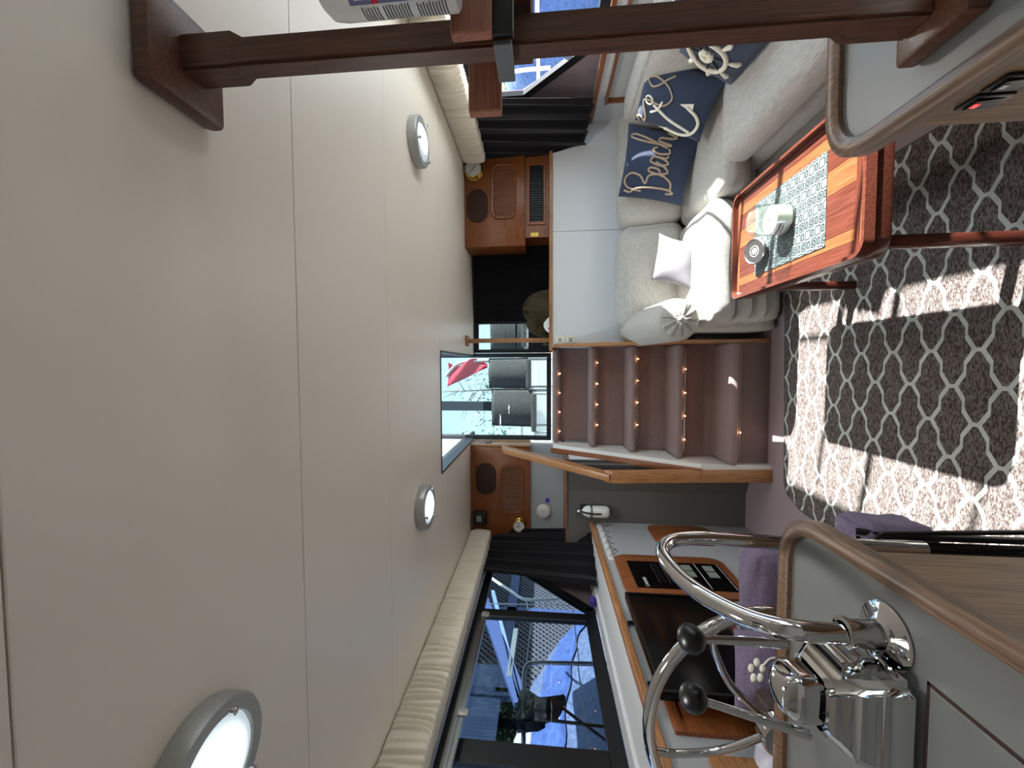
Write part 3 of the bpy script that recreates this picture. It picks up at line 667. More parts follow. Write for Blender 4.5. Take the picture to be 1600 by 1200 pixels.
obj('back', MB().box(1.04, 1.44, CYR+0.017, CYR+0.0195, 1.345, 1.445), 'dark', lv, smooth=0)
for i in range(24): obj('slat', MB().box(1.045+0.0165*i, 1.053+0.0165*i, CYR+0.010, CYR+0.017, 1.350, 1.440), 'blackm', lv, smooth=0)
obj('plate', MB().box(0.935, 0.965, CYR+0.016, CYR+0.0195, 1.38, 1.44, 0.001, 1), 'brass', cb)
gauge('brass_barometer', (1.415, CYR-0.001, 1.850), 0.060, CYR, 'brass barometer with white dial on the right overhead cabinet', 'barometer', ((-0.5, 0.7), (2.3, 0.75)))
cl = thing('overhead_cabinet', (-0.98, 3.12, 1.45), 'cherry wood cabinet with oval speaker above the left ledge', 'cabinet')
CYL = 3.02+0.0
CYL = 3.19
obj('body', MB().box(-1.42, -0.648, CYL, 3.219, 1.45, CEIL-0.002, 0.005), 'cherry_x', cl)
obj('end_panel', MB().box(-0.6445, -0.628, CYL+0.0, 3.40, 1.45, CEIL-0.004, 0.002, 1), 'oak_y', cl, 'pale lit end panel')  # paler wood here carries the light falling on this end
tambour(cl, -1.17, -0.785, 1.497, 1.69, CYL, 0.06)
speaker(cl, -1.03, -0.775, 1.72, 1.88, CYL)
for z, w_ in ((1.86, 0.05), (1.79, 0.06)):
    sw = thing('socket_plate', (-0.626, 3.25, z), 'black switch plate on the pale cabinet end, '+('upper' if z > 1.82 else 'lower')+' one beside the door', 'switch')
    obj('plate', MB().box(-0.627, -0.621, 3.22, 3.30, z-w_/2, z+w_/2-0.005, 0.002, 1), 'blackm' if w_ > 0.055 else 'steel', sw); obj('rocker', MB().box(-0.6209, -0.616, 3.24, 3.275, z-0.015, z+0.01, 0.002, 1), 'steel', sw)
dg = thing('depth_display', (-1.21, CYL-0.05, 1.80), 'black instrument display under the ceiling by the left valance', 'display')
obj('case', MB().box(-1.265, -1.16, CYL-0.05, CYL-0.001, 1.79, 1.90, 0.012, 3), 'black', dg); obj('lcd', MB().box(-1.235, -1.185, CYL-0.0525, CYL-0.0505, 1.83, 1.87, 0.001, 1), 'lcd', dg)
gauge('brass_clock', (-1.262, CYL-0.001, 1.535), 0.045, CYL, 'brass clock with dark ring beside the left curtain', 'clock', ((0.3, 0.6), (1.8, 0.7)))
sd = thing('smoke_detector', (-1.16, 3.215, 1.34), 'round white smoke detector on the grey wall', 'smoke detector')
obj('housing', MB().lathe((-1.16, 3.219, 1.342), (0, -1, 0), [(0.058, 0), (0.058, 0.012), (0.05, 0.026), (0.03, 0.03), (0, 0.031)], 32), 'white', sd, smooth=50)
obj('test_button', MB().lathe((-1.155, 3.1885, 1.35), (0, -1, 0), [(0.008, 0), (0.008, 0.002), (0, 0.003)], 12), 'lampal', sd)
ob = obj('sticker', MB().box(-1.09, -1.055, 3.214, 3.2195, 1.30, 1.325, 0.001, 1), 'bluelab'); ob.name = 'blue_sensor'; tag(ob, 'small bright blue sensor beside the smoke detector', 'sensor')

# fire extinguisher
fx = thing('fire_extinguisher', (-1.02, BY, 0.85), 'small white fire extinguisher strapped in a black wall bracket', 'extinguisher')
ez = 0.90; ex = -1.00; ey = BY-0.006
obj('cylinder', MB().lathe((ex, ey, ez), (0, 0, 1), [(0, 0), (0.028, 0.002), (0.038, 0.015), (0.040, 0.03), (0.040, 0.145), (0.030, 0.17), (0.014, 0.18), (0.012, 0.19)], 28), 'gel', fx, smooth=50)
obj('valve', MB().lathe((ex, ey, ez+0.19), (0, 0, 1), [(0.016, 0), (0.016, 0.015), (0.01, 0.025), (0, 0.026)], 16), 'steel', fx)
obj('lever', MB().bar((ex, ey, ez+0.21), (ex-0.03, ey-0.03, ez+0.225), 0.012, 0.006).bar((ex, ey, ez+0.20), (ex-0.035, ey-0.03, ez+0.20), 0.012, 0.005), 'black', fx)
obj('hose', MB().tube(cr([(ex+0.01, ey-0.02, ez+0.195), (ex+0.01, ey-0.045, ez+0.18), (ex+0.0, ey-0.047, ez+0.12), (ex, ey-0.046, ez+0.06)]), 0.006, 8), 'black', fx)
obj('strap', MB().lathe((ex, ey, ez+0.115), (0, 0, 1), [(0.0405, 0), (0.0425, 0.001), (0.0425, 0.013), (0.0405, 0.014)], 28, cap=False), 'steel', fx)
obj('paper_label', MB().grid(lambda u, v: V((ex+0.0408*cos(radians(200+100*u)), ey+0.0408*sin(radians(200+100*u)), ez+0.135*1+0.0+0.0+0.0*v-0.0+0.012*v)), 12, 2), 'paper', fx)
obj('bracket', MB().box(ex-0.03, ex+0.03, BY+0.036, BY+0.049, ez+0.02, ez+0.19, 0.003), 'black', fx)
# hook rack
hk = thing('hook_rack', (-1.088, 2.5, 0.97), 'white rail of six small chrome hooks on the left wall', 'hook rack')
obj('rail', MB().box(-1.0899, -1.082, 2.28, 2.78, 0.955, 0.985, 0.002, 1), 'white', hk)
for i in range(6):
    y = 2.32+0.084*i
    obj('hook', MB().tube(cr([(-1.081, y, 0.98), (-1.070, y, 0.965), (-1.066, y, 0.945), (-1.056, y, 0.932), (-1.045, y, 0.94), (-1.042, y, 0.955)]), 0.0028, 8), 'chrome', hk)

# wood oval door + electrical panel
def wall_oval(y0, y1, z0, z1, r): return [V((-1.0895, q.x, q.y)) for q in rrect(y0, y1, z0, z1, r, 0, 6)]
wd = obj('wall_hatch', MB().prism(wall_oval(2.52, 2.80, 0.28, 0.66, 0.06), (0.012, 0, 0), 0.004), 'cherry_z'); tag(wd, 'rounded cherry wood hatch low on the left wall near the stairs', 'hatch')
ep = thing('electrical_panel', (-1.09, 2.1, 0.42), 'black breaker panel set in a rounded cherry wood frame', 'electrical panel')
obj('frame', MB().prism(wall_oval(1.93, 2.335, 0.38, 0.955, 0.06), (0.014, 0, 0), 0.005), 'cherry_z', ep)
pl = obj('panel', MB().box(-1.0755, -1.070, 1.985, 2.25, 0.42, 0.895, 0.002, 1), 'screen', ep)
for y0, y1, z0, z1 in ((1.99, 2.245, 0.665, 0.668), (1.99, 2.245, 0.652, 0.654), (1.99, 2.245, 0.545, 0.548), (1.99, 2.245, 0.43, 0.432)):
    obj('line', MB().box(-1.0699, -1.0692, y0, y1, z0, z1), 'paper', pl, smooth=0)
for zc in (0.60, 0.49):
    for yc in (2.19, 2.125): 
        obj('meter', MB().box(-1.0699, -1.066, yc-0.027, yc+0.027, zc-0.024, zc+0.024, 0.001, 1), 'lcd', pl)
for r_ in range(2):
    for k in range(9):
        obj('breaker_label', MB().box(-1.0699, -1.0692, 2.03+0.022*k, 2.044+0.022*k, 0.775-0.05*r_, 0.779-0.05*r_), 'ink', pl, smooth=0)
        obj('breaker', MB().box(-1.0699, -1.064, 2.032+0.022*k, 2.042+0.022*k, 0.745-0.05*r_, 0.765-0.05*r_, 0.001, 1), 'black', pl)
text('lettering', 'CARVER', 0.024, None, (-1.0698, 1.99, 0.835), (0, 1, 0), (0, 0, 1), 'paper', pl)

# TV
tv = thing('television', (-1.0, 1.53, 0.65), 'flat black television on the left wall before the breaker panel', 'television')
obj('screen', MB().box(-1.03, -1.0, 1.25, 1.80, 0.645, 0.992, 0.004), 'screen', tv)
obj('bezel', MB().box(-1.0005, -0.997, 1.25, 1.80, 0.645, 0.655).box(-1.0005, -0.997, 1.25, 1.80, 0.982, 0.992).box(-1.0005, -0.997, 1.25, 1.258, 0.655, 0.982).box(-1.0005, -0.997, 1.792, 1.80, 0.655, 0.982), 'black', tv, smooth=0)
for y in (1.70, 1.37):
    obj('bracket', MB().box(-1.078, -1.028, y-0.006, y+0.006, 0.965, 0.975).box(-1.078, -1.07, y-0.01, y+0.01, 0.93, 0.999), 'black', tv)
cf = thing('wall_cabinet', (-1.09, 1.5, 0.5), 'cherry wood cabinet front behind the television', 'cabinet')
obj('frame', MB().box(-1.0895, -1.076, 1.20, 1.88, 0.56, 0.60, 0.003).box(-1.0895, -1.076, 1.20, 1.88, 0.93, 0.962, 0.003).box(-1.0895, -1.076, 1.20, 1.24, 0.60, 0.93).box(-1.0895, -1.076, 1.84, 1.88, 0.60, 0.93), 'cherry_y', cf)
obj('door', MB().box(-1.0895, -1.081, 1.241, 1.839, 0.601, 0.929), 'cherry_z', cf, smooth=0)
dr = thing('drawer_unit', (-1.09, 1.0, 0.75), 'wooden drawer front below the left window ledge by the wheel', 'drawer')
obj('front', MB().box(-1.0895, -1.07, 0.9, 1.13, 0.70, 0.90, 0.004), 'oak_y', dr); obj('recess', MB().box(-1.0699, -1.066, 0.93, 1.09, 0.73, 0.79, 0.002, 1), 'darkbrown', dr)

# ------------------------------------------------------------ curtains
def curtain(name, TLp, TRp, BRp, BLp, folds, amp, label, nrm=None):
    TLp, TRp, BRp, BLp = map(V, (TLp, TRp, BRp, BLp)); n_ = V(nrm) if nrm else (TRp-TLp).cross(BLp-TLp).normalized()
    rnd = random.Random(len(label)); ph = [rnd.random()*6 for _ in range(4)]
    def f(u, v):
        p = (TLp*(1-u)+TRp*u)*(1-v)+(BLp*(1-u)+BRp*u)*v
        w = sin(u*folds*2*pi+ph[0]+0.8*v)+0.4*sin(u*folds*3.7*pi+ph[1])
        return p+n_*amp*w*(0.5+0.6*v)+V((0, 0, 0.012*sin(u*folds*2*pi+ph[2])*v))
    t_ = thing(name, (TLp+TRp)/2, label, 'curtain', 'black curtains')
    obj('cloth', MB().grid(f, folds*14, 20), 'blackcloth', t_, smooth=80, solid=0.003)
    obj('header_tape', MB().tube([TLp+V((0, 0, 0.004)), TRp+V((0, 0, 0.004))], 0.006, 8), 'black', t_)
    return t_
X = 1.50
curtain('curtain', P(750, 248, X=1.50), P(742, 152, X=1.54), P(930, 152, X=1.62), P(908, 250, X=1.50), 5, 0.014, 'black pleated curtain hanging at the right window beside the barometer')
curtain('curtain', P(764, 828, X=-1.36), P(757, 893, X=-1.44), P(930, 915, X=-1.34), P(925, 826, X=-1.16), 5, 0.016, 'black pleated curtain hanging at the left window beside the clock')
curtain('curtain', (0.35, 3.40, CEIL-0.01), (0.93, 3.30, CEIL-0.01), (0.93, 3.30, DK-0.01), (0.35, 3.40, DK-0.01), 5, 0.012, 'black curtain across the aft window behind the ledge')

# ------------------------------------------------------------ ruched valances
def valance(name, a, b, sg, label, h0=0.165, dep=0.10):
    a, b = V(a), V(b); Ln = (b-a).length; d = (b-a)/Ln; nrm = V((-sg, 0, 0))
    rnd = random.Random(3 if sg > 0 else 5); pos = []; t = 0
    while t < Ln: t += rnd.uniform(0.018, 0.05); pos.append((t, rnd.uniform(0.008, 0.020), rnd.uniform(-0.5, 0.5), rnd.uniform(0.2, 1.0)))
    sec = [(0, 0.0), (0.060, -0.001), (0.080, -0.008), (0.088, -0.03), (0.090, -0.08), (0.089, -0.13), (0.084, -0.155), (0.068, -h0), (0, -h0-0.002)]
    sec = [(q.x, q.y) for q in cr([(x, y, 0) for x, y in sec], 3)]
    ns = len(sec)-1
    def f(u, v):
        x_, z_ = sec[min(ns, int(round(v*ns)))]; L_ = u*Ln; dd = 0
        for p, am_, sk, ext in pos:
            q = L_-(p+sk*0.03*(v-0.5)+0.008*sin(v*5+p*30)); 
            if -0.03 < q < 0.03:
                env = max(0, 1-abs((v-0.5-sk*0.4))*1.4/(ext+0.35)); dd -= am_*env*math.exp(-(q/0.005)**2)
                dd += 0.35*am_*env*math.exp(-((q-0.010)/0.006)**2)
        dd += 0.003*sin(L_*60)
        k = 1+dd/0.08
        return a+d*L_+nrm*(x_*k)+V((0, 0, z_*(1+dd*2)))
    t_ = thing(name, (a+b)/2, label, 'valance')
    vm = MB().grid(f, int(Ln*380), ns)
    obj('padded_cover', vm, 'valance', t_, smooth=80)
    e = MB(); 
    for base_ in (b, a):
        e.prism([base_+nrm*x_+V((0, 0, z_)) for x_, z_ in sec], d*0.004*(-1 if base_ == b else 1))
    obj('end_cap', e, 'valance', t_)
    obj('piping', MB().tube([a+nrm*0.003+V((0, 0, -0.002)), b+nrm*0.003+V((0, 0, -0.002))], 0.004, 6), 'ink', t_)
valance('valance', (-1.475, 0.2, CEIL), (-1.40, 3.17, CEIL), -1, 'cream ruched window valance along the left ceiling edge')
valance('valance', (1.56, 0.2, CEIL), (1.535, 2.96, CEIL), 1, 'cream ruched window valance along the right ceiling edge')

# ------------------------------------------------------------ ceiling lights
def lampglass():
    m, t, b = base('frosted_dome', 0.3); x, y, z = xyz(t)
    b.inputs['Base Color'].default_value = c(150, 158, 162)
    d = ((x-0.01)*(x-0.01)+(y+0.01)*(y+0.01)).sqrt()
    n = t.nodes.new('ShaderNodeMapRange'); n.inputs[1].default_value = 0.0; n.inputs[2].default_value = 0.075; n.inputs[3].default_value = 0.5; n.inputs[4].default_value = 0.055
    n.interpolation_type = 'SMOOTHSTEP'
    t.links.new(d.o, n.inputs[0]); t.links.new(n.outputs[0], b.inputs['Emission Strength']); b.inputs['Emission Color'].default_value = (0.80, 0.92, 1.0, 1); return m
M['lampglass'] = lampglass()
for (x, y, lab) in ((1.0, 1.84, 'by the right valance'), (-0.67, 1.87, 'left of the hatch'), (-0.67, 0.60, 'nearest the viewer')):
    c_ = thing('ceiling_light', (x, y, CEIL), 'round silver dome light with frosted lens '+lab, 'ceiling light', 'round ceiling lights')
    obj('ring', MB().lathe((x, y, CEIL), (0, 0, -1), [(0.104, 0), (0.106, 0.004), (0.106, 0.034), (0.102, 0.040), (0.080, 0.040), (0.078, 0.036)], 56, cap=False), 'lampal', c_, smooth=40)
    obj('lens', MB().lathe((x, y, CEIL), (0, 0, -1), [(0.079, 0.030), (0.072, 0.040), (0.055, 0.048), (0.03, 0.053), (0, 0.055)], 48, cap=False), 'lampglass', c_, smooth=60)
    al = bpy.data.lights.new('lamp_glow', 'AREA'); al.shape = 'DISK'; al.size = 0.14; al.energy = 0.5; al.color = (1.0, 0.97, 0.92)
    ao = bpy.data.objects.new('lamp_glow', al); COL.objects.link(ao); ao.parent = c_; ao.location = (0, 0, -0.062)
    for k in range(3):
        a = radians(15+120*k); q = V((x+0.086*cos(a), y+0.086*sin(a), CEIL-0.038))
        obj('clip_screw', MB().lathe(q, (0, 0, -1), [(0.004, 0), (0.004, 0.008), (0.0065, 0.009), (0.0065, 0.016), (0.003, 0.018), (0, 0.018)], 14), 'chrome', c_)

# ------------------------------------------------------------ ledge post, jacket, sockets, aft window and door
lp = thing('ledge_post', (0.205, 3.1, DK), 'slim wooden post from the aft ledge to the ceiling', 'post')
lpx = P(800, 532, Y=3.06)
obj('post', MB().box(lpx.x-0.016, lpx.x+0.016, 3.045, 3.075, DK-0.02, CEIL-0.02, 0.003), 'oak_z', lp)
obj('foot', MB().box(lpx.x-0.04, lpx.x+0.04, 3.02, 3.10, CEIL-0.02, CEIL, 0.004), 'oak_x', lp)
wn = thing('window_3', (0.23, 3.42, DK), None, None, kind='structure')
obj('window_frame', MB().box(0.10, 0.13, 3.40, 3.43, DK-0.02, CEIL).box(0.34, 0.36, 3.40, 3.43, DK-0.02, CEIL).box(0.13, 0.34, 3.40, 3.43, CEIL-0.04, CEIL).box(0.13, 0.34, 3.40, 3.43, DK-0.02, DK+0.17).box(0.13, 0.34, 3.405, 3.425, 1.56, 1.575), 'blackm', wn, smooth=0)
obj('pane', MB().box(0.13, 0.34, 3.412, 3.416, DK+0.17, CEIL-0.04), 'tint', wn, smooth=0)
dn = thing('door_1', (-0.25, 3.42, 1.28), None, None, kind='structure')
obj('door_frame', MB().box(0.062, 0.098, 3.38, 3.43, 1.28, CEIL+0.4, 0.003, 1).box(-0.625, -0.59, 3.38, 3.43, 1.28, CEIL+0.4, 0.003, 1).box(-0.59, 0.062, 3.38, 3.43, 1.28, 1.318, 0.003, 1), 'blackm', dn, smooth=0)
obj('pane', MB().box(-0.59, 0.062, 3.40, 3.404, 1.318, CEIL+0.38), 'tint', dn, smooth=0)
jk = thing('folded_jacket', (0.42, 3.05, DK), 'olive jacket heaped on the aft ledge with white cloth under it', 'jacket')
def lump(cx_, cy_, cz_, a, b_, h, sd_, am_=0.12):
    r_ = random.Random(sd_); ph = [r_.random()*6 for _ in range(6)]
    def f(u, v):
        th = 2*pi*u; fi = pi*v*0.5; k = 1+am_*sin(3*th+ph[0]+3*fi)+am_*0.7*sin(7*th+ph[1])*sin(fi*2)+0.5*am_*sin(11*th+5*fi+ph[2])
        return V((cx_+a*sin(fi)*cos(th)*k, cy_+b_*sin(fi)*sin(th)*k, cz_+h*cos(fi)*(1+am_*sin(4*th+ph[3]))))
    return MB().grid(f, 60, 20, cu=True)
obj('coat', lump(0.42, 3.17, DK-0.02, 0.16, 0.13, 0.20, 4), 'olive', jk, smooth=80)
obj('sleeve', MB().tube(cr([(0.33, 3.10, DK+0.14), (0.27, 3.12, DK+0.10), (0.235, 3.13, DK+0.03), (0.15, 3.13, DK+0.015)]), [0.05]*6+[0.045]*6+[0.03]*7, 12), 'olive', jk, smooth=80)
cp = thing('cap', (0.29, 2.95, DK), 'white and red cloth cap tucked beside the olive jacket', 'cap')
obj('crown', lump(0.29, 3.03+0.0, DK-0.018, 0.06, 0.03, 0.06, 9, 0.04), 'gel', cp, smooth=80); obj('band', MB().box(0.255, 0.27, 2.995, 3.01, DK-0.018, DK+0.012, 0.004), 'red', cp)
for k, z_ in enumerate((1.222, 1.145)):
    x_ = 0.19; s_ = thing('wall_socket', (x_, BR, z_), 'small cream wall socket on the bulkhead near the stairs, '+('upper' if k == 0 else 'lower')+' one', 'socket', 'wall sockets')
    obj('plate', MB().box(x_-0.03, x_+0.016, BR-0.006, BR-0.0005, z_-0.026, z_+0.034, 0.002, 1), 'cream', s_); obj('slots', MB().box(x_-0.02, x_-0.012, BR-0.0075, BR-0.0062, z_-0.01, z_+0.018).box(x_-0.004, x_+0.002, BR-0.0075, BR-0.0062, z_-0.01, z_+0.018), 'ink', s_)

# ------------------------------------------------------------ near right: counter, post, holder
def fiddle(path, w, h, z, name, m, root, n=8):
    path = [V(p) for p in path]; k = len(path); mb = MB(); rings = []
    sec = [(-w/2, 0), (-w/2, h*0.6), (-w*0.3, h*0.95), (0, h), (w*0.3, h*0.95), (w/2, h*0.6), (w/2, 0), (w/2, -0.012), (-w/2, -0.012)]
    for i, p in enumerate(path):
        d = (path[min(i+1, k-1)]-path[max(i-1, 0)]).normalized(); nn = V((d.y, -d.x, 0))
        rings.append([mb.bm.verts.new(V((p.x, p.y, z))+nn*a+V((0, 0, b_))) for a, b_ in sec])
    for A, B in zip(rings, rings[1:]):
        for j in range(len(sec)): mb.bm.faces.new([A[j], A[(j+1) % len(sec)], B[(j+1) % len(sec)], B[j]])
    mb.bm.faces.new(rings[0]); mb.bm.faces.new(rings[-1][::-1])
    return obj(name, mb, m, root, smooth=50)
CZ = 0.834
def rc(pts, r=0.05, n=7):  # round the inner corners of an open path
    pts = [V((p[0], p[1], 0)) for p in pts]; o = [pts[0]]
    for i in range(1, len(pts)-1):
        a = (pts[i-1]-pts[i]); b_ = (pts[i+1]-pts[i]); k = min(r, a.length*0.49, b_.length*0.49); a = pts[i]+a.normalized()*k; b_ = pts[i]+b_.normalized()*k
        for q in range(n+1):
            t = q/n; o.append(a*(1-t)**2+pts[i]*2*t*(1-t)+b_*t*t)
    return o+[pts[-1]]
cR = thing('galley_counter', (0.6, 0.3, 0), 'white counter with brown wooden edge carrying the wooden post', 'counter')
ro = rc([(1.1, 0.80), (0.350, 0.80), (0.350, -0.5)], 0.095, 10)
obj('worktop', MB().prism([V((p.x, p.y, CZ-0.020)) for p in ro]+[V((1.1, -0.5, CZ-0.020))], (0, 0, 0.020)), 'counter', cR, smooth=0)
fiddle(ro, 0.030, 0.014, CZ, 'edge_moulding', 'fiddle', cR)
obj('cabinet_side', MB().box(0.357, 1.1, -0.5, 0.70, 0, CZ-0.021, 0.002, 1), 'panelwood', cR, smooth=0)
for k, (q, lit) in enumerate((((1538, 157), True), ((1585, 126), False))):
    c0 = P(q[0], q[1], X=0.356); y, z_ = c0.y, c0.z
    s_ = thing('rocker_switch', (0.356, y, z_-0.03), 'black rocker switch '+('glowing red, far one of the pair' if lit else 'unlit, near one of the pair')+' under the right counter', 'switch', 'rocker switches')
    obj('bezel', MB().box(0.3525, 0.3567, y-0.017, y+0.017, z_-0.024, z_+0.024, 0.002), 'black', s_)
    obj('rocker', MB().hexa([(0.3520, y-0.010, z_-0.017), (0.3520, y+0.010, z_-0.017), (0.349, y+0.010, z_+0.017), (0.349, y-0.010, z_+0.017), (0.3524, y-0.010, z_-0.017), (0.3524, y+0.010, z_-0.017), (0.3524, y+0.010, z_+0.017), (0.3524, y-0.010, z_+0.017)]), 'black', s_)
    obj('lamp', MB().box(0.3485, 0.3490, y-0.004, y+0.004, z_+0.008, z_+0.015), 'redled' if lit else 'paper', s_, 'red glowing lamp' if lit else None)
ps = thing('support_post', (0.45, 0.6, CZ), 'dark square wooden post from the right counter to the ceiling', 'post')
px0, px1, py0, py1 = 0.446, 0.492, 0.590, 0.630
def lean(x, y, z): return (x-0.008*(1.35-z)*1.0, y, z)
def sec(z, k=0):
    return [lean(px0+k, py0+k, z), lean(px1-k, py0+k, z), lean(px1-k, py1-k, z), lean(px0+k, py1-k, z)]
zs_ = [(CZ+0.03, -0.004), (CZ+0.11, -0.004), (CZ+0.125, 0.002), (CEIL-0.125, 0.002), (CEIL-0.11, -0.004), (CEIL-0.03, -0.004)]
pmb = MB(); R_ = []
for z_, k in zs_: R_.append([pmb.bm.verts.new(p) for p in sec(z_, k)])
for A, B in zip(R_, R_[1:]):
    for j in range(4): pmb.bm.faces.new([A[j], A[(j+1) % 4], B[(j+1) % 4], B[j]])
pmb.bm.faces.new(R_[0][::-1]); pmb.bm.faces.new(R_[-1])
es = [e for e in pmb.bm.edges if abs((e.verts[0].co-e.verts[1].co).normalized().z) > 0.7]
bmesh.ops.bevel(pmb.bm, geom=es, offset=0.004, segments=2, affect='EDGES')
obj('shaft', pmb, 'post', ps)
obj('top_plate', MB().box(0.402, 0.545, 0.535, 0.675, CEIL-0.032, CEIL-0.0005, 0.010, 2), 'post', ps)
obj('foot_plate', MB().box(0.408, 0.54, 0.545, 0.645, CZ+0.0005, CZ+0.028, 0.006, 2), 'post', ps)
# bottle holder lashed to the post
hb = thing('bottle_holder', (0.47, 0.56, 1.40), 'raw reddish wood bottle holder strapped to the dark post', 'holder')
obj('front_board', MB().box(0.432, 0.66, 0.545, 0.563, 1.416, 1.470, 0.002, 1), 'redwood', hb)
obj('rear_board', MB().box(0.431, 0.70, 0.71, 0.73, 1.42, 1.476, 0.002, 1), 'redwood', hb)
obj('side_board', MB().box(0.500, 0.518, 0.564, 0.709, 1.365, 1.416, 0.002, 1), 'post', hb)
obj('side_board', MB().box(0.64, 0.658, 0.564, 0.709, 1.365, 1.47, 0.002, 1), 'post', hb)
obj('floor_board', MB().box(0.519, 0.639, 0.564, 0.709, 1.365, 1.38), 'post', hb, smooth=0)
obj('strap', MB().box(0.428, 0.4345, 0.566, 0.640, 1.391, 1.416, 0.001, 1), 'gunmetal', hb, 'grey metal strap')
obj('strap', MB().box(0.4346, 0.66, 0.555, 0.565, 1.388, 1.4155, 0.001, 1), 'black', hb)
for dx, dz in ((0.05, 0.04), (0.05, 0.015), (0.12, 0.03)): obj('screw_head', MB().lathe((0.432+dx, 0.545, 1.42+dz), (0, -1, 0), [(0.003, 0), (0.003, 0.0006), (0, 0.0008)], 10), 'ink', hb)
bt = thing('spray_bottle', (0.5, 0.5, 1.47), 'white bottle with blue and white label beside the dark post', 'bottle')
bc = (0.474, 0.500, 1.452); br = 0.043
obj('body', MB().lathe(bc, (0, 0, 1), [(0, 0), (br-0.003, 0), (br, 0.003), (br, 0.145), (br-0.002, 0.16), (br-0.01, 0.168), (0, 0.169)], 44), 'gel', bt, smooth=50)
def cyl(a0, a1, z0, z1, r): return MB().grid(lambda u, v: V((bc[0]+r*cos(radians(a0+(a1-a0)*u)), bc[1]+r*sin(radians(a0+(a1-a0)*u)), bc[2]+z0+(z1-z0)*v)), 24, 1)
obj('blue_label', cyl(191, 400, 0.0, 0.128, br+0.0004), 'bluelab2', bt, 'dark blue front label'); obj('red_stripe', cyl(191, 330, 0.093, 0.101, br+0.0007), 'red', bt, 'red stripe')
obj('logo', cyl(198, 215, 0.108, 0.121, br+0.0007), 'paper', bt, 'white mark on the label'); obj('logo', cyl(201, 212, 0.111, 0.118, br+0.0009), 'bluelab2', bt)
for k in range(28):
    if k in (10, 11, 21): continue
    pr_ = cyl(152+random.random()*4, 188-random.random()*4, 0.012+0.0038*k, 0.0136+0.0038*k, br+0.0006); obj('print_line', pr_, 'ink', bt)

# ------------------------------------------------------------ near left: helm counter, rail, throttles, wheel
cL = thing('helm_counter', (-0.6, 0.3, 0), 'white helm counter with brown wooden edge at lower left', 'counter')
lo = rc([(-1.02, 0.905), (-0.315, 0.905), (-0.315, -0.5)], 0.11, 10)
obj('worktop', MB().prism([V((p.x, p.y, CZ-0.020)) for p in lo][::-1]+[V((-1.02, -0.5, CZ-0.020))], (0, 0, 0.020)), 'counter', cL, smooth=0)
fiddle(lo, 0.032, 0.015, CZ, 'edge_moulding', 'fiddle', cL)
obj('cabinet_side', MB().box(-1.02, -0.325, -0.5, 0.755, 0, CZ-0.021, 0.002, 1), 'panelwood', cL, smooth=0)
gv = [P(x, y, Z=CZ+0.0006) for x, y in ((1440, 1200), (1449, 1064), (1600, 1180))]
hx0 = gv[1].x; hy0 = gv[1].y
obj('hatch_joint', MB().box(hx0-0.2, hx0, hy0-0.004, hy0, CZ, CZ+0.001).box(hx0-0.004, hx0, 0.25, hy0, CZ, CZ+0.001), 'darkbrown', cL, 'dark joint around the inset lid', smooth=0)
obj('lid', MB().box(hx0-0.2, hx0-0.005, 0.25, hy0-0.005, CZ-0.001, CZ+0.002, 0.001, 1), 'counter', cL)
# grab rail
gr = thing('grab_rail', (-0.41, 0.65, CZ), 'polished steel hoop grab rail on the helm counter', 'grab rail')
pp = [(1372, 991, .655), (1310, 990, .655), (1240, 984, .66), (1180, 970, .69), (1130, 948, .735), (1085, 921, .79), (1052, 890, .865), (1036, 866, .925), (1042, 849, .965), (1065, 842, .985), (1110, 841, .99), (1170, 845, .99), (1260, 850, .99)]
path = [P(x, y, Y=Y_) for x, y, Y_ in pp]
path[0] = V((path[0].x, path[0].y, CZ+0.01)); path.append(V((path[-1].x, 0.99, 0.5)))
obj('tube', MB().tube(cr(path, 6), 0.0155, 18), 'chrome', gr, smooth=60)
fb = V((path[0].x, path[0].y, CZ))
obj('flange', MB().lathe(fb, (0, 0, 1), [(0.047, 0.0), (0.048, 0.003), (0.044, 0.006), (0.026, 0.010), (0.0205, 0.014), (0.020, 0.055), (0.023, 0.056), (0.023, 0.061), (0.0165, 0.062)], 40, cap=False), 'chrome', gr, smooth=40)
for a in (0.4, 2.5, 4.6):
    obj('screw', MB().lathe(fb+V((0.035*cos(a), 0.035*sin(a), 0.0075)), (0, 0, 1), [(0.006, 0), (0.005, 0.002), (0.002, 0.0025), (0, 0.001)], 14), 'steel', gr)
# binnacle with throttle levers
th = thing('throttle_control', (-0.5, 0.65, CZ), 'chrome engine control box with two black ball levers', 'throttle control')
bh = MB()
def lv_(z, x0, x1, y0, y1): return [(x0, y0, z), (x1, y0, z), (x1, y1, z), (x0, y1, z)]
lv = [lv_(CZ+0.0005, -0.585, -0.438, 0.585, 0.735), lv_(CZ+0.055, -0.58, -0.443, 0.59, 0.73), lv_(CZ+0.09, -0.565, -0.462, 0.61, 0.715), lv_(CZ+0.105, -0.55, -0.475, 0.625, 0.70)]
RR = [[bh.bm.verts.new(p) for p in q] for q in lv]
for A, B in zip(RR, RR[1:]):
    for j in range(4): bh.bm.faces.new([A[j], A[(j+1) % 4], B[(j+1) % 4], B[j]])
bh.bm.faces.new(RR[0][::-1]); bh.bm.faces.new(RR[-1])
bmesh.ops.bevel(bh.bm, geom=list(bh.bm.edges), offset=0.014, segments=3, affect='EDGES')
obj('housing', bh, 'chrome', th, smooth=60)
obj('saddle', MB().cush(-0.55, -0.475, 0.63, 0.70, CZ+0.075, CZ+0.145, 0.02, (0.0, 0.0, 0.01), 8), 'chrome', th, smooth=80)
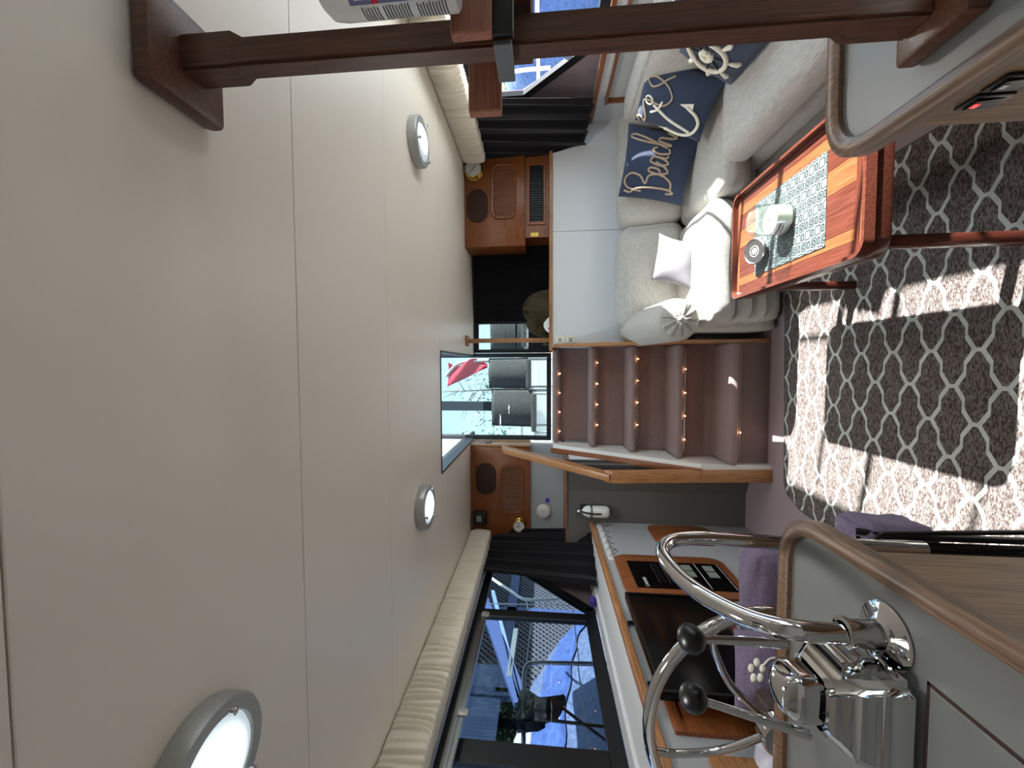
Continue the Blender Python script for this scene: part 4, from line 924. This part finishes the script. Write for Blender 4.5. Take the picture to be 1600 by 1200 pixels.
for (kx, ky), (bx_, by_) in (((1080, 998), (1208, 1004)), ((1083, 1090), (1245, 1142))):
    k_ = P(kx, ky, Y=0.62); b_ = P(bx_, by_, Y=0.655)
    d = (k_-b_).normalized()
    lvr = obj('lever', MB().tube([b_-d*0.02, b_+d*0.03, k_-d*0.02], [0.0085, 0.007, 0.0055], 14), 'chrome', th)
    obj('knob', MB().lathe(k_, d, [(0.005, -0.022), (0.009, -0.019), (0.0165, -0.012), (0.0205, -0.003), (0.0205, 0.005), (0.017, 0.012), (0.010, 0.017), (0, 0.0185)], 28), 'black', lvr, 'black ball knob', smooth=60)
# steering wheel
sw = thing('steering_wheel', (-0.89, 0.99, 0.79), 'large stainless steering wheel beyond the helm counter', 'steering wheel')
wc = V((-0.885, 1.0, 0.79)); wr_ = 0.30; tilt = 0.0
def wpnt(a, r, dy=0): return wc+V((r*cos(a), dy+0.0*sin(a), r*sin(a)))
obj('rim', MB().tube([wpnt(2*pi*k/64, wr_) for k in range(64)], 0.0155, 14, closed=True), 'chrome', sw, smooth=60)
obj('hub', MB().lathe(wc+V((0, -0.02, 0)), (0, 1, 0), [(0.04, 0), (0.045, 0.005), (0.045, 0.035), (0.03, 0.05), (0, 0.052)], 32), 'chrome', sw, smooth=40)
for k in range(5):
    a = 2*pi*k/5+0.55
    obj('spoke', MB().tube(cr([wpnt(a, 0.04, 0.0), wpnt(a+0.25, 0.14, 0.015), wpnt(a+0.1, 0.24, 0.01), wpnt(a, 0.29)]), 0.009, 10), 'chrome', sw, smooth=60)
# helm pedestal seat things behind the wheel
hp = thing('helm_pedestal', (-0.89, 1.06, 0), 'dark pedestal carrying the steering wheel', 'pedestal')
obj('column', MB().hexa([(-0.96, 1.05, 0), (-0.82, 1.05, 0), (-0.82, 1.14, 0), (-0.96, 1.14, 0), (-0.93, 1.033, 0.80), (-0.85, 1.033, 0.80), (-0.85, 1.10, 0.80), (-0.93, 1.10, 0.80)], 0.01), 'leather', hp)

# mauve armchair and its cushions
ch = thing('recliner', (-0.82, 1.55, 0), 'mauve upholstered armchair against the left wall', 'armchair')
obj('seat', MB().cush(-1.07, -0.70, 1.20, 1.70, 0.18, 0.42, 0.06, (0, 0, 0.02), 12, 0.003, 41), 'purple', ch, smooth=80)
obj('backrest', MB().cush(-1.06, -0.68, 1.52, 1.68, 0.25, 0.585, 0.05, (0, 0.02, 0.01), 12, 0.003, 42), 'purple', ch, smooth=80)
obj('arm', MB().cush(-1.085, -1.02, 1.18, 1.50, 0.15, 0.52, 0.03, (0, 0, 0), 10, 0.002, 43), 'purple', ch, smooth=80)
obj('base', MB().box(-1.05, -0.74, 1.25, 1.62, 0.0, 0.18), 'dark', ch, smooth=0)
fp, mf = pillow('cushion', P(1146, 1120, Y=1.22), P(1146, 982, Y=1.36), P(1245, 985, Y=1.30), P(1245, 1120, Y=1.15), 0.10, 'purple', 'mauve cushion with a white flower on the armchair', 'armchair cushions')
for k in range(5):
    a = 2*pi*k/5; pc = (0.45+0.10*cos(a), 0.52+0.10*sin(a)); mbx = MB(); ring = [mbx.bm.verts.new(mf(pc[0]+0.055*cos(2*pi*j/10), pc[1]+0.055*sin(2*pi*j/10), 0.002)) for j in range(10)]
    mbx.bm.faces.new(ring); obj('petal', mbx, 'cream', fp, solid=0.0015)
stroke(mf, 'flower_stem', [(.50, .42), (.60, .30), (.62, .12)], 0.003, 'cream', fp)
lp2, ml = pillow('cushion', P(1168, 1245, Y=1.10), P(1185, 1112, Y=1.22), P(1290, 1112, Y=1.12), P(1290, 1245, Y=1.02), 0.10, 'lilac', 'pale lilac and white cushion behind the throttle box', 'armchair cushions')
sb = thing('stool', (-0.62, 1.02, 0), 'dark navy padded helm stool beside the counter end', 'stool')
obj('pad', MB().cush(-0.80, -0.56, 0.97, 1.16, 0.60, 0.70, 0.04, (0, 0, 0.01), 8, 0.002, 51), 'navyblue', sb, smooth=80); obj('column', MB().tube([(-0.68, 1.08, 0), (-0.68, 1.08, 0.61)], 0.025, 14), 'steel', sb)
rb = obj('cloth', MB().cush(-1.44, -1.40, 2.40, 2.47, 1.031, 1.07, 0.015, (0, 0, 0), 6, 0.003, 77), plain('violet_cloth', c(60, 40, 130), 0.8)); rb.name = 'ribbon'; tag(rb, 'small violet ribbon poking out under the left curtain', 'ribbon')
# folded chair behind the counter corner
fc = thing('folded_chair', (-0.45, 1.2, 0), 'folded mauve camping chair with black tubes by the helm counter', 'chair')
q1 = P(1320, 838, Y=1.18); q2 = P(1425, 838, Y=1.18)
obj('fabric', MB().cush(q1.x-0.05, q1.x+0.055, 1.10, 1.24, q2.z-0.01, q1.z, 0.035, (0.0, 0.0, 0.01), 10, 0.004, 61), 'purple', fc, smooth=80)
for i, (yy, dx) in enumerate(((838, 0.0), (851, -0.006), (862, -0.012))):
    a = P(1385, yy, Y=1.10); obj('tube', MB().tube([(a.x, a.y, 0.014), a, a+V((0.0, 0.03, 0.05))], 0.009, 10), 'black', fc, smooth=60)
obj('strap', MB().tube(cr([P(1380, 866, Y=1.05), P(1362, 852, Y=1.05), P(1375, 838, Y=1.06), P(1400, 834, Y=1.06), P(1600, 832, Y=1.06)]), 0.006, 8), 'black', fc, smooth=60)

# ------------------------------------------------------------ outside, aft
dk = struct('floor_aft_deck', MB().box(-1.9, 1.9, 3.47, 5.4, 1.17, 1.2), 'gel')
cm = struct('wall_gunwale', MB().box(-1.9, 1.9, 5.35, 5.45, 1.2, 1.46, 0.03), 'gel')
def wicker(x0, x1, y, z0, z1, label):
    w = thing('wicker_chair', ((x0+x1)/2, y, 1.2), label, 'chair', 'wicker chairs on the aft deck')
    def bk(u, v): return V((x0+(x1-x0)*u, y+0.05*v-0.05*sin(pi*u), z0+(z1-z0)*v+0.015*sin(pi*u)*(v > 0.99)))
    obj('backrest', MB().grid(bk, 16, 16), 'wicker', w, smooth=60, solid=0.02)
    obj('seat', MB().cush(x0, x1, y-0.5, y-0.02, z0-0.02, z0+0.03, 0.015, (0, 0, 0), 6), 'wicker', w, smooth=60)
    obj('frame', MB().tube([(x0-0.01, y, z0-0.02), (x0-0.01, y+0.05, z1+0.01), (x1+0.01, y+0.05, z1+0.01), (x1+0.01, y, z0-0.02)], 0.012, 8), 'black', w)
    for sx in (x0, x1):
        for sy in (y-0.48, y): obj('leg', MB().tube([(sx, sy, 1.2), (sx, sy, z0)], 0.012, 8), 'lampal', w)
a, b_ = P(765, 562, Y=4.9), P(828, 604, Y=4.9); wicker(b_.x, a.x, 4.9, b_.z, a.z, 'grey wicker chair seen through the door, the right and farther one')
a, b_ = P(770, 610, Y=4.5), P(836, 664, Y=4.5); wicker(b_.x, a.x, 4.5, b_.z, a.z, 'grey wicker chair seen through the door, the left and nearer one')
a, b_ = P(768, 508, Y=4.7), P(822, 546, Y=4.7); wicker(b_.x, a.x+0.2, 4.7, b_.z, a.z, 'grey wicker chair seen through the small aft window')
ar = thing('aft_rail', (0, 5.3, 1.2), 'black framed canopy post and white rails round the aft deck', 'rail')
a = P(690, 634, Y=5.3); obj('post', MB().box(a.x-0.06, a.x+0.06, 5.27, 5.33, 1.46, 3.2), 'blackm', ar, smooth=0)
obj('rail', MB().tube([(-1.8, 5.38, 1.62), (1.8, 5.38, 1.62)], 0.018, 10).tube([(-1.2, 5.2, 1.2), (-0.9, 4.6, 1.62)], 0.018, 8), 'gel', ar)
fl = thing('flag', (0.0, 5.6, 1.9), 'red ensign drooping on a curved pole above the aft deck', 'flag')
def flg(u, v):
    p = P(700+62*u, 566+(30*(1-u)+8)*v+6*sin(u*7)*(1-v), Y=5.6); return p+V((0, 0.05*sin(9*u+4*v), 0))
obj('cloth', MB().grid(flg, 24, 8), 'red', fl, 'red cloth of the ensign', smooth=80, solid=0.004)
obj('pole', MB().tube(cr([P(697, 588, Y=5.62), P(715, 569, Y=5.62), P(745, 564, Y=5.62), P(800, 562, Y=5.55), V((0.2, 5.5, 1.25)), V((0.2, 5.4, 1.2))]), 0.022, 10), 'lampal', fl, smooth=60)
def tree(loc, h, r, n, m, label, seed, dens=0.5, trunk=0.05):
    rnd = random.Random(seed); t_ = thing('tree', loc, label, 'tree', 'trees around the marina')
    L0 = V(loc); tm = MB().tube([L0, L0+V((0.1, 0, h*0.5)), L0+V((0, 0.1, h*0.9))], [trunk, trunk*0.7, trunk*0.2], 8)
    for k in range(14):
        a = rnd.random()*6.28; z_ = h*rnd.uniform(0.35, 0.85); l = r*rnd.uniform(0.5, 0.95)
        tm.tube([L0+V((0, 0, z_)), L0+V((cos(a)*l*0.5, sin(a)*l*0.5, z_+l*0.3)), L0+V((cos(a)*l, sin(a)*l, z_+l*0.45))], [trunk*0.35, trunk*0.2, trunk*0.08], 5)
    obj('trunk', tm, 'bark', t_)
    lm = MB()
    for k in range(n):
        d = V((rnd.gauss(0, 1), rnd.gauss(0, 1), rnd.gauss(0, 0.8))); d = d.normalized()*rnd.random()**0.4*r
        p = L0+V((d.x, d.y, h*0.68+d.z*0.9)); s_ = rnd.uniform(0.5, 1)*r*0.06
        e = Euler((rnd.random()*6, rnd.random()*6, rnd.random()*6)).to_matrix()
        vs = [lm.bm.verts.new(p+e@V(q)*s_) for q in ((-1, 0, 0), (0, -0.5, 0.1), (1, 0, 0), (0, 0.5, 0.1))]; lm.bm.faces.new(vs)
    obj('foliage', lm, m, t_, smooth=0, kind='stuff')
tree((-0.8, 12, -0.5), 5.4, 1.0, 260, 'leafb', 'sparse pale tree seen through the companionway door', 3)
tree((-4.2, 17, -0.5), 6.0, 2.0, 900, 'leafb', 'fuller pale tree left of the sparse one beyond the door', 4)
tree((6.5, 11, -0.5), 4.0, 1.7, 2200, 'green', 'leafy green tree beyond the right side window', 5)
tree((-9.5, 5.0, -0.5), 5.0, 2.4, 3000, 'green', 'leafy green tree beyond the left side window', 6)
struct('floor_marina', MB().box(-40, 40, -20, 60, -0.9, -0.85), plain('marina_water', c(60, 84, 96), 0.2, var=0.2, sc=1.5, bs=0.4))

# ------------------------------------------------------------ outside, left
bh_ = thing('boathouse', (-6, 6, -0.8), 'blue framed boathouse with lattice screens seen through the left window', 'boathouse')
XB = -5.2
def pl_(x, y): return P(x, y, X=XB)
def pbar(a, b, w, m, name='beam', X_=XB, dx=0): 
    return obj(name, MB().bar(P(*a, X=X_)+V((dx, 0, 0)), P(*b, X=X_)+V((dx, 0, 0)), 0.08, w, up=(1, 0, 0)) , m, bh_, smooth=0)
def beam(y0, z0, y1, z1, w, m, x=XB, name='beam'):
    return obj(name, MB().bar((x, y0, z0), (x, y1, z1), w, 0.10, up=(1, 0, 0)), m, bh_, smooth=0)
Y0, Y1, Zb, Zt = 6.2, 13.5, -0.6, 5.0
# lattice screens between the blue beams
def lattice(y0, y1, z0, z1, sp, x=XB-0.06):
    sp = 0.13
    t_ = obj('lattice_screen', MB().box(x-0.5, x-0.48, y0, y1, z0, z1), 'dark', bh_, smooth=0)
    k = 0; H = z1-z0; Wd = y1-y0
    s0 = -H
    while s0 < Wd:
        a0 = max(0, s0); b0 = min(Wd, s0+H)
        if b0-a0 > 0.05:
            obj('slat', MB().bar((x, y0+a0, z0+a0-s0), (x, y0+b0, z0+b0-s0), 0.05, 0.012, up=(1, 0, 0)), 'lattice', t_, smooth=0)
            obj('slat', MB().bar((x-0.013, y1-a0, z0+a0-s0), (x-0.013, y1-b0, z0+b0-s0), 0.035, 0.012, up=(1, 0, 0)), 'lattice', t_, smooth=0)
        s0 += sp; k += 1
lattice(6.3, 8.3, 0.3, 1.90, 0.19); lattice(8.5, 10.8, 0.3, 1.90, 0.19); lattice(6.3, 8.3, 2.1, 3.3, 0.19); lattice(8.5, 10.8, 2.1, 3.3, 0.19)
for a in ((6.2, 2.0, 11, 2.0), (6.2, 0.2, 11, 0.2), (6.2, 3.4, 11, 3.4)): beam(*a, 0.20, 'bluepaint')
for y in (6.2, 8.4, 10.9): beam(y, -0.6, y, 3.4, 0.16, 'bluepaint')
obj('back_wall', MB().box(XB-0.9, XB-0.85, 5.0, 13, -0.6, 4.0), 'dark', bh_, smooth=0)
# open frame and corrugated wall nearer
cw = MB(); n = 150
for i in range(n):
    y0 = 2.3+i*0.03; x0 = XB+(0.0 if i % 2 else 0.02); x1 = XB+(0.02 if i % 2 else 0.0)
    vs = [cw.bm.verts.new(q) for q in ((x0, y0, 2.0), (x1, y0+0.03, 2.0), (x1, y0+0.03, 4.2), (x0, y0, 4.2))]; cw.bm.faces.new(vs)
obj('corrugated_wall', cw, 'corr', bh_, smooth=0, solid=0.01)
XT = -3.6
def tb(a, b, w, m): obj('truss', MB().bar(P(*a, X=XT), P(*b, X=XT), w, 0.06, up=(1, 0, 0)), m, bh_, smooth=0)
tb((750, 925), (815, 1100), 0.16, 'bluepaint'); tb((770, 925), (812, 1095), 0.05, 'bluepale'); tb((806, 985), (795, 1060), 0.06, 'steel'); tb((722, 960), (765, 900), 0.10, 'bluepaint')
# covered boat
cvb = thing('tarped_boat', (-3.4, 3.0, -0.8), 'neighbouring boat under a blue and white tarpaulin beyond the left window', 'boat')
def prof_z(y): return 0.4
ridge = [(-3.7, -1.0, 2.6), (-3.7, 1.0, 2.35), (-3.6, 3.0, 1.75), (-3.5, 4.3, 1.45), (-3.4, 5.2, 0.9)]
rp_ = cr(ridge, 6)
def tarp(u, v):
    i = u*(len(rp_)-1); j = int(min(len(rp_)-2, i)); p = rp_[j].lerp(rp_[j+1], i-j); s_ = 2*v-1
    w = 1.3*(1-0.5*max(0, u-0.6)); z_ = p.z*1.0-(abs(s_)**1.7)*(p.z+0.6)+0.02*sin(40*u+6*s_)*abs(s_)
    return V((p.x+s_*w, p.y, z_+0.015*sin(60*u+3*sin(9*s_))))
obj('tarpaulin', MB().grid(tarp, 90, 30), 'slate', cvb, smooth=80, solid=0.01)
def strip(u, v): return tarp(0.05+0.55*u, 0.52+0.10*v)+V((0.02, 0, 0.015))
obj('pale_panel', MB().grid(strip, 50, 8), 'twhite', cvb, 'pale panel along the ridge', smooth=80, solid=0.008)
def strip2(u, v): return tarp(0.35+0.6*u, 0.62+0.09*v)+V((0.02, 0, 0.012))
obj('blue_panel', MB().grid(strip2, 50, 8), 'tblue', cvb, 'bright blue panel', smooth=80, solid=0.008)
struct('ceiling_boathouse_shade', MB().box(-9, -2.3, -3, 14, 3.7, 3.8), 'dark')  # unseen roof added to keep sun off the boathouse and tarped boat
# own side rails
lr = thing('side_rail', (-1.95, 2.5, 0.9), 'stainless deck rail with thin lines outside the left window', 'rail')
XR_ = -1.95
obj('tube', MB().tube(cr([P(q[0], q[1], X=XR_) for q in ((757, 893), (770, 905), (800, 925), (818, 936), (850, 937), (888, 934))], 5), 0.012, 10), 'gel', lr, smooth=60)
obj('arch', MB().tube(cr([P(q[0], q[1], X=XR_) for q in ((818, 1180), (818, 1110), (818, 1060), (822, 1041), (835, 1036), (870, 1036), (960, 1038))], 5), 0.013, 10), 'steel', lr, smooth=60)
for a, b in (((822, 938), (830, 975)), ((830, 975), (822, 1040)), ((893, 938), (905, 1035)), ((903, 1040), (925, 1200)), ((760, 943), (985, 948))):
    obj('line', MB().tube([P(*a, X=XR_), P(*b, X=XR_)], 0.004, 6), 'gel', lr)
mt = thing('rail_fitting', (-1.9, 1.9, 1.2), 'black covered clamp with two arms on the rail outside the left window', 'fitting')
sil = [(812, 1078), (822, 1073), (832, 1082), (842, 1091), (858, 1090), (880, 1083), (884, 1087), (876, 1096), (872, 1110), (858, 1114), (848, 1113), (852, 1122), (840, 1128), (822, 1126), (808, 1130), (807, 1105)]
obj('cover', MB().prism([P(q[0], q[1], X=-1.90) for q in sil], (-0.06, 0, 0), 0.008), 'black', mt, smooth=40)
for a, b in (((876, 1104), (950, 1160)), ((845, 1124), (950, 1136))): obj('arm', MB().tube([P(*a, X=-1.92), P(*b, X=-1.92)], 0.008, 8), 'black', mt)
struct('floor_side_deck_left', MB().box(-2.1, -1.58, -1, 5.4, 0.85, 0.88), 'gel')

# ------------------------------------------------------------ outside, right
tb2 = thing('tarped_boat', (3.6, 4.5, -0.8), 'neighbouring boat under bright blue tarpaulin beyond the right window', 'boat')
def tarp2(u, v):
    s_ = 2*v-1; y = 2.2+5*u; h = 1.9-0.1*u
    return V((3.9+s_*1.4, y, h*1.0-(abs(s_)**2.2)*2.0+0.03*sin(30*u+5*s_)))
obj('tarpaulin', MB().grid(tarp2, 60, 24), 'tblue', tb2, smooth=80, solid=0.01)
rr_ = thing('side_rail', (1.95, 2.5, 0.9), 'stainless deck rail outside the right window', 'rail')
obj('tube', MB().tube(cr([P(q[0], q[1], X=2.0) for q in ((790, 150), (784, 128), (792, 116), (815, 110), (860, 106))], 5), 0.012, 10), 'gel', rr_, smooth=60)
obj('tube', MB().tube([(2.0, 0.4, 1.38), (2.0, 3.0, 1.38)], 0.011, 8).tube([(2.0, 1.0, 0.86), (2.0, 1.0, 1.9)], 0.011, 8).tube([(2.0, 1.72, 0.86), (2.0, 1.72, 1.9)], 0.011, 8), 'gel', rr_, smooth=60)
struct('floor_side_deck_right_bounce', MB().box(1.82, 2.6, -1, 5.4, 0.87, 0.90), 'gel')  # deck widened and raised to bounce sun up onto the cabin ceiling
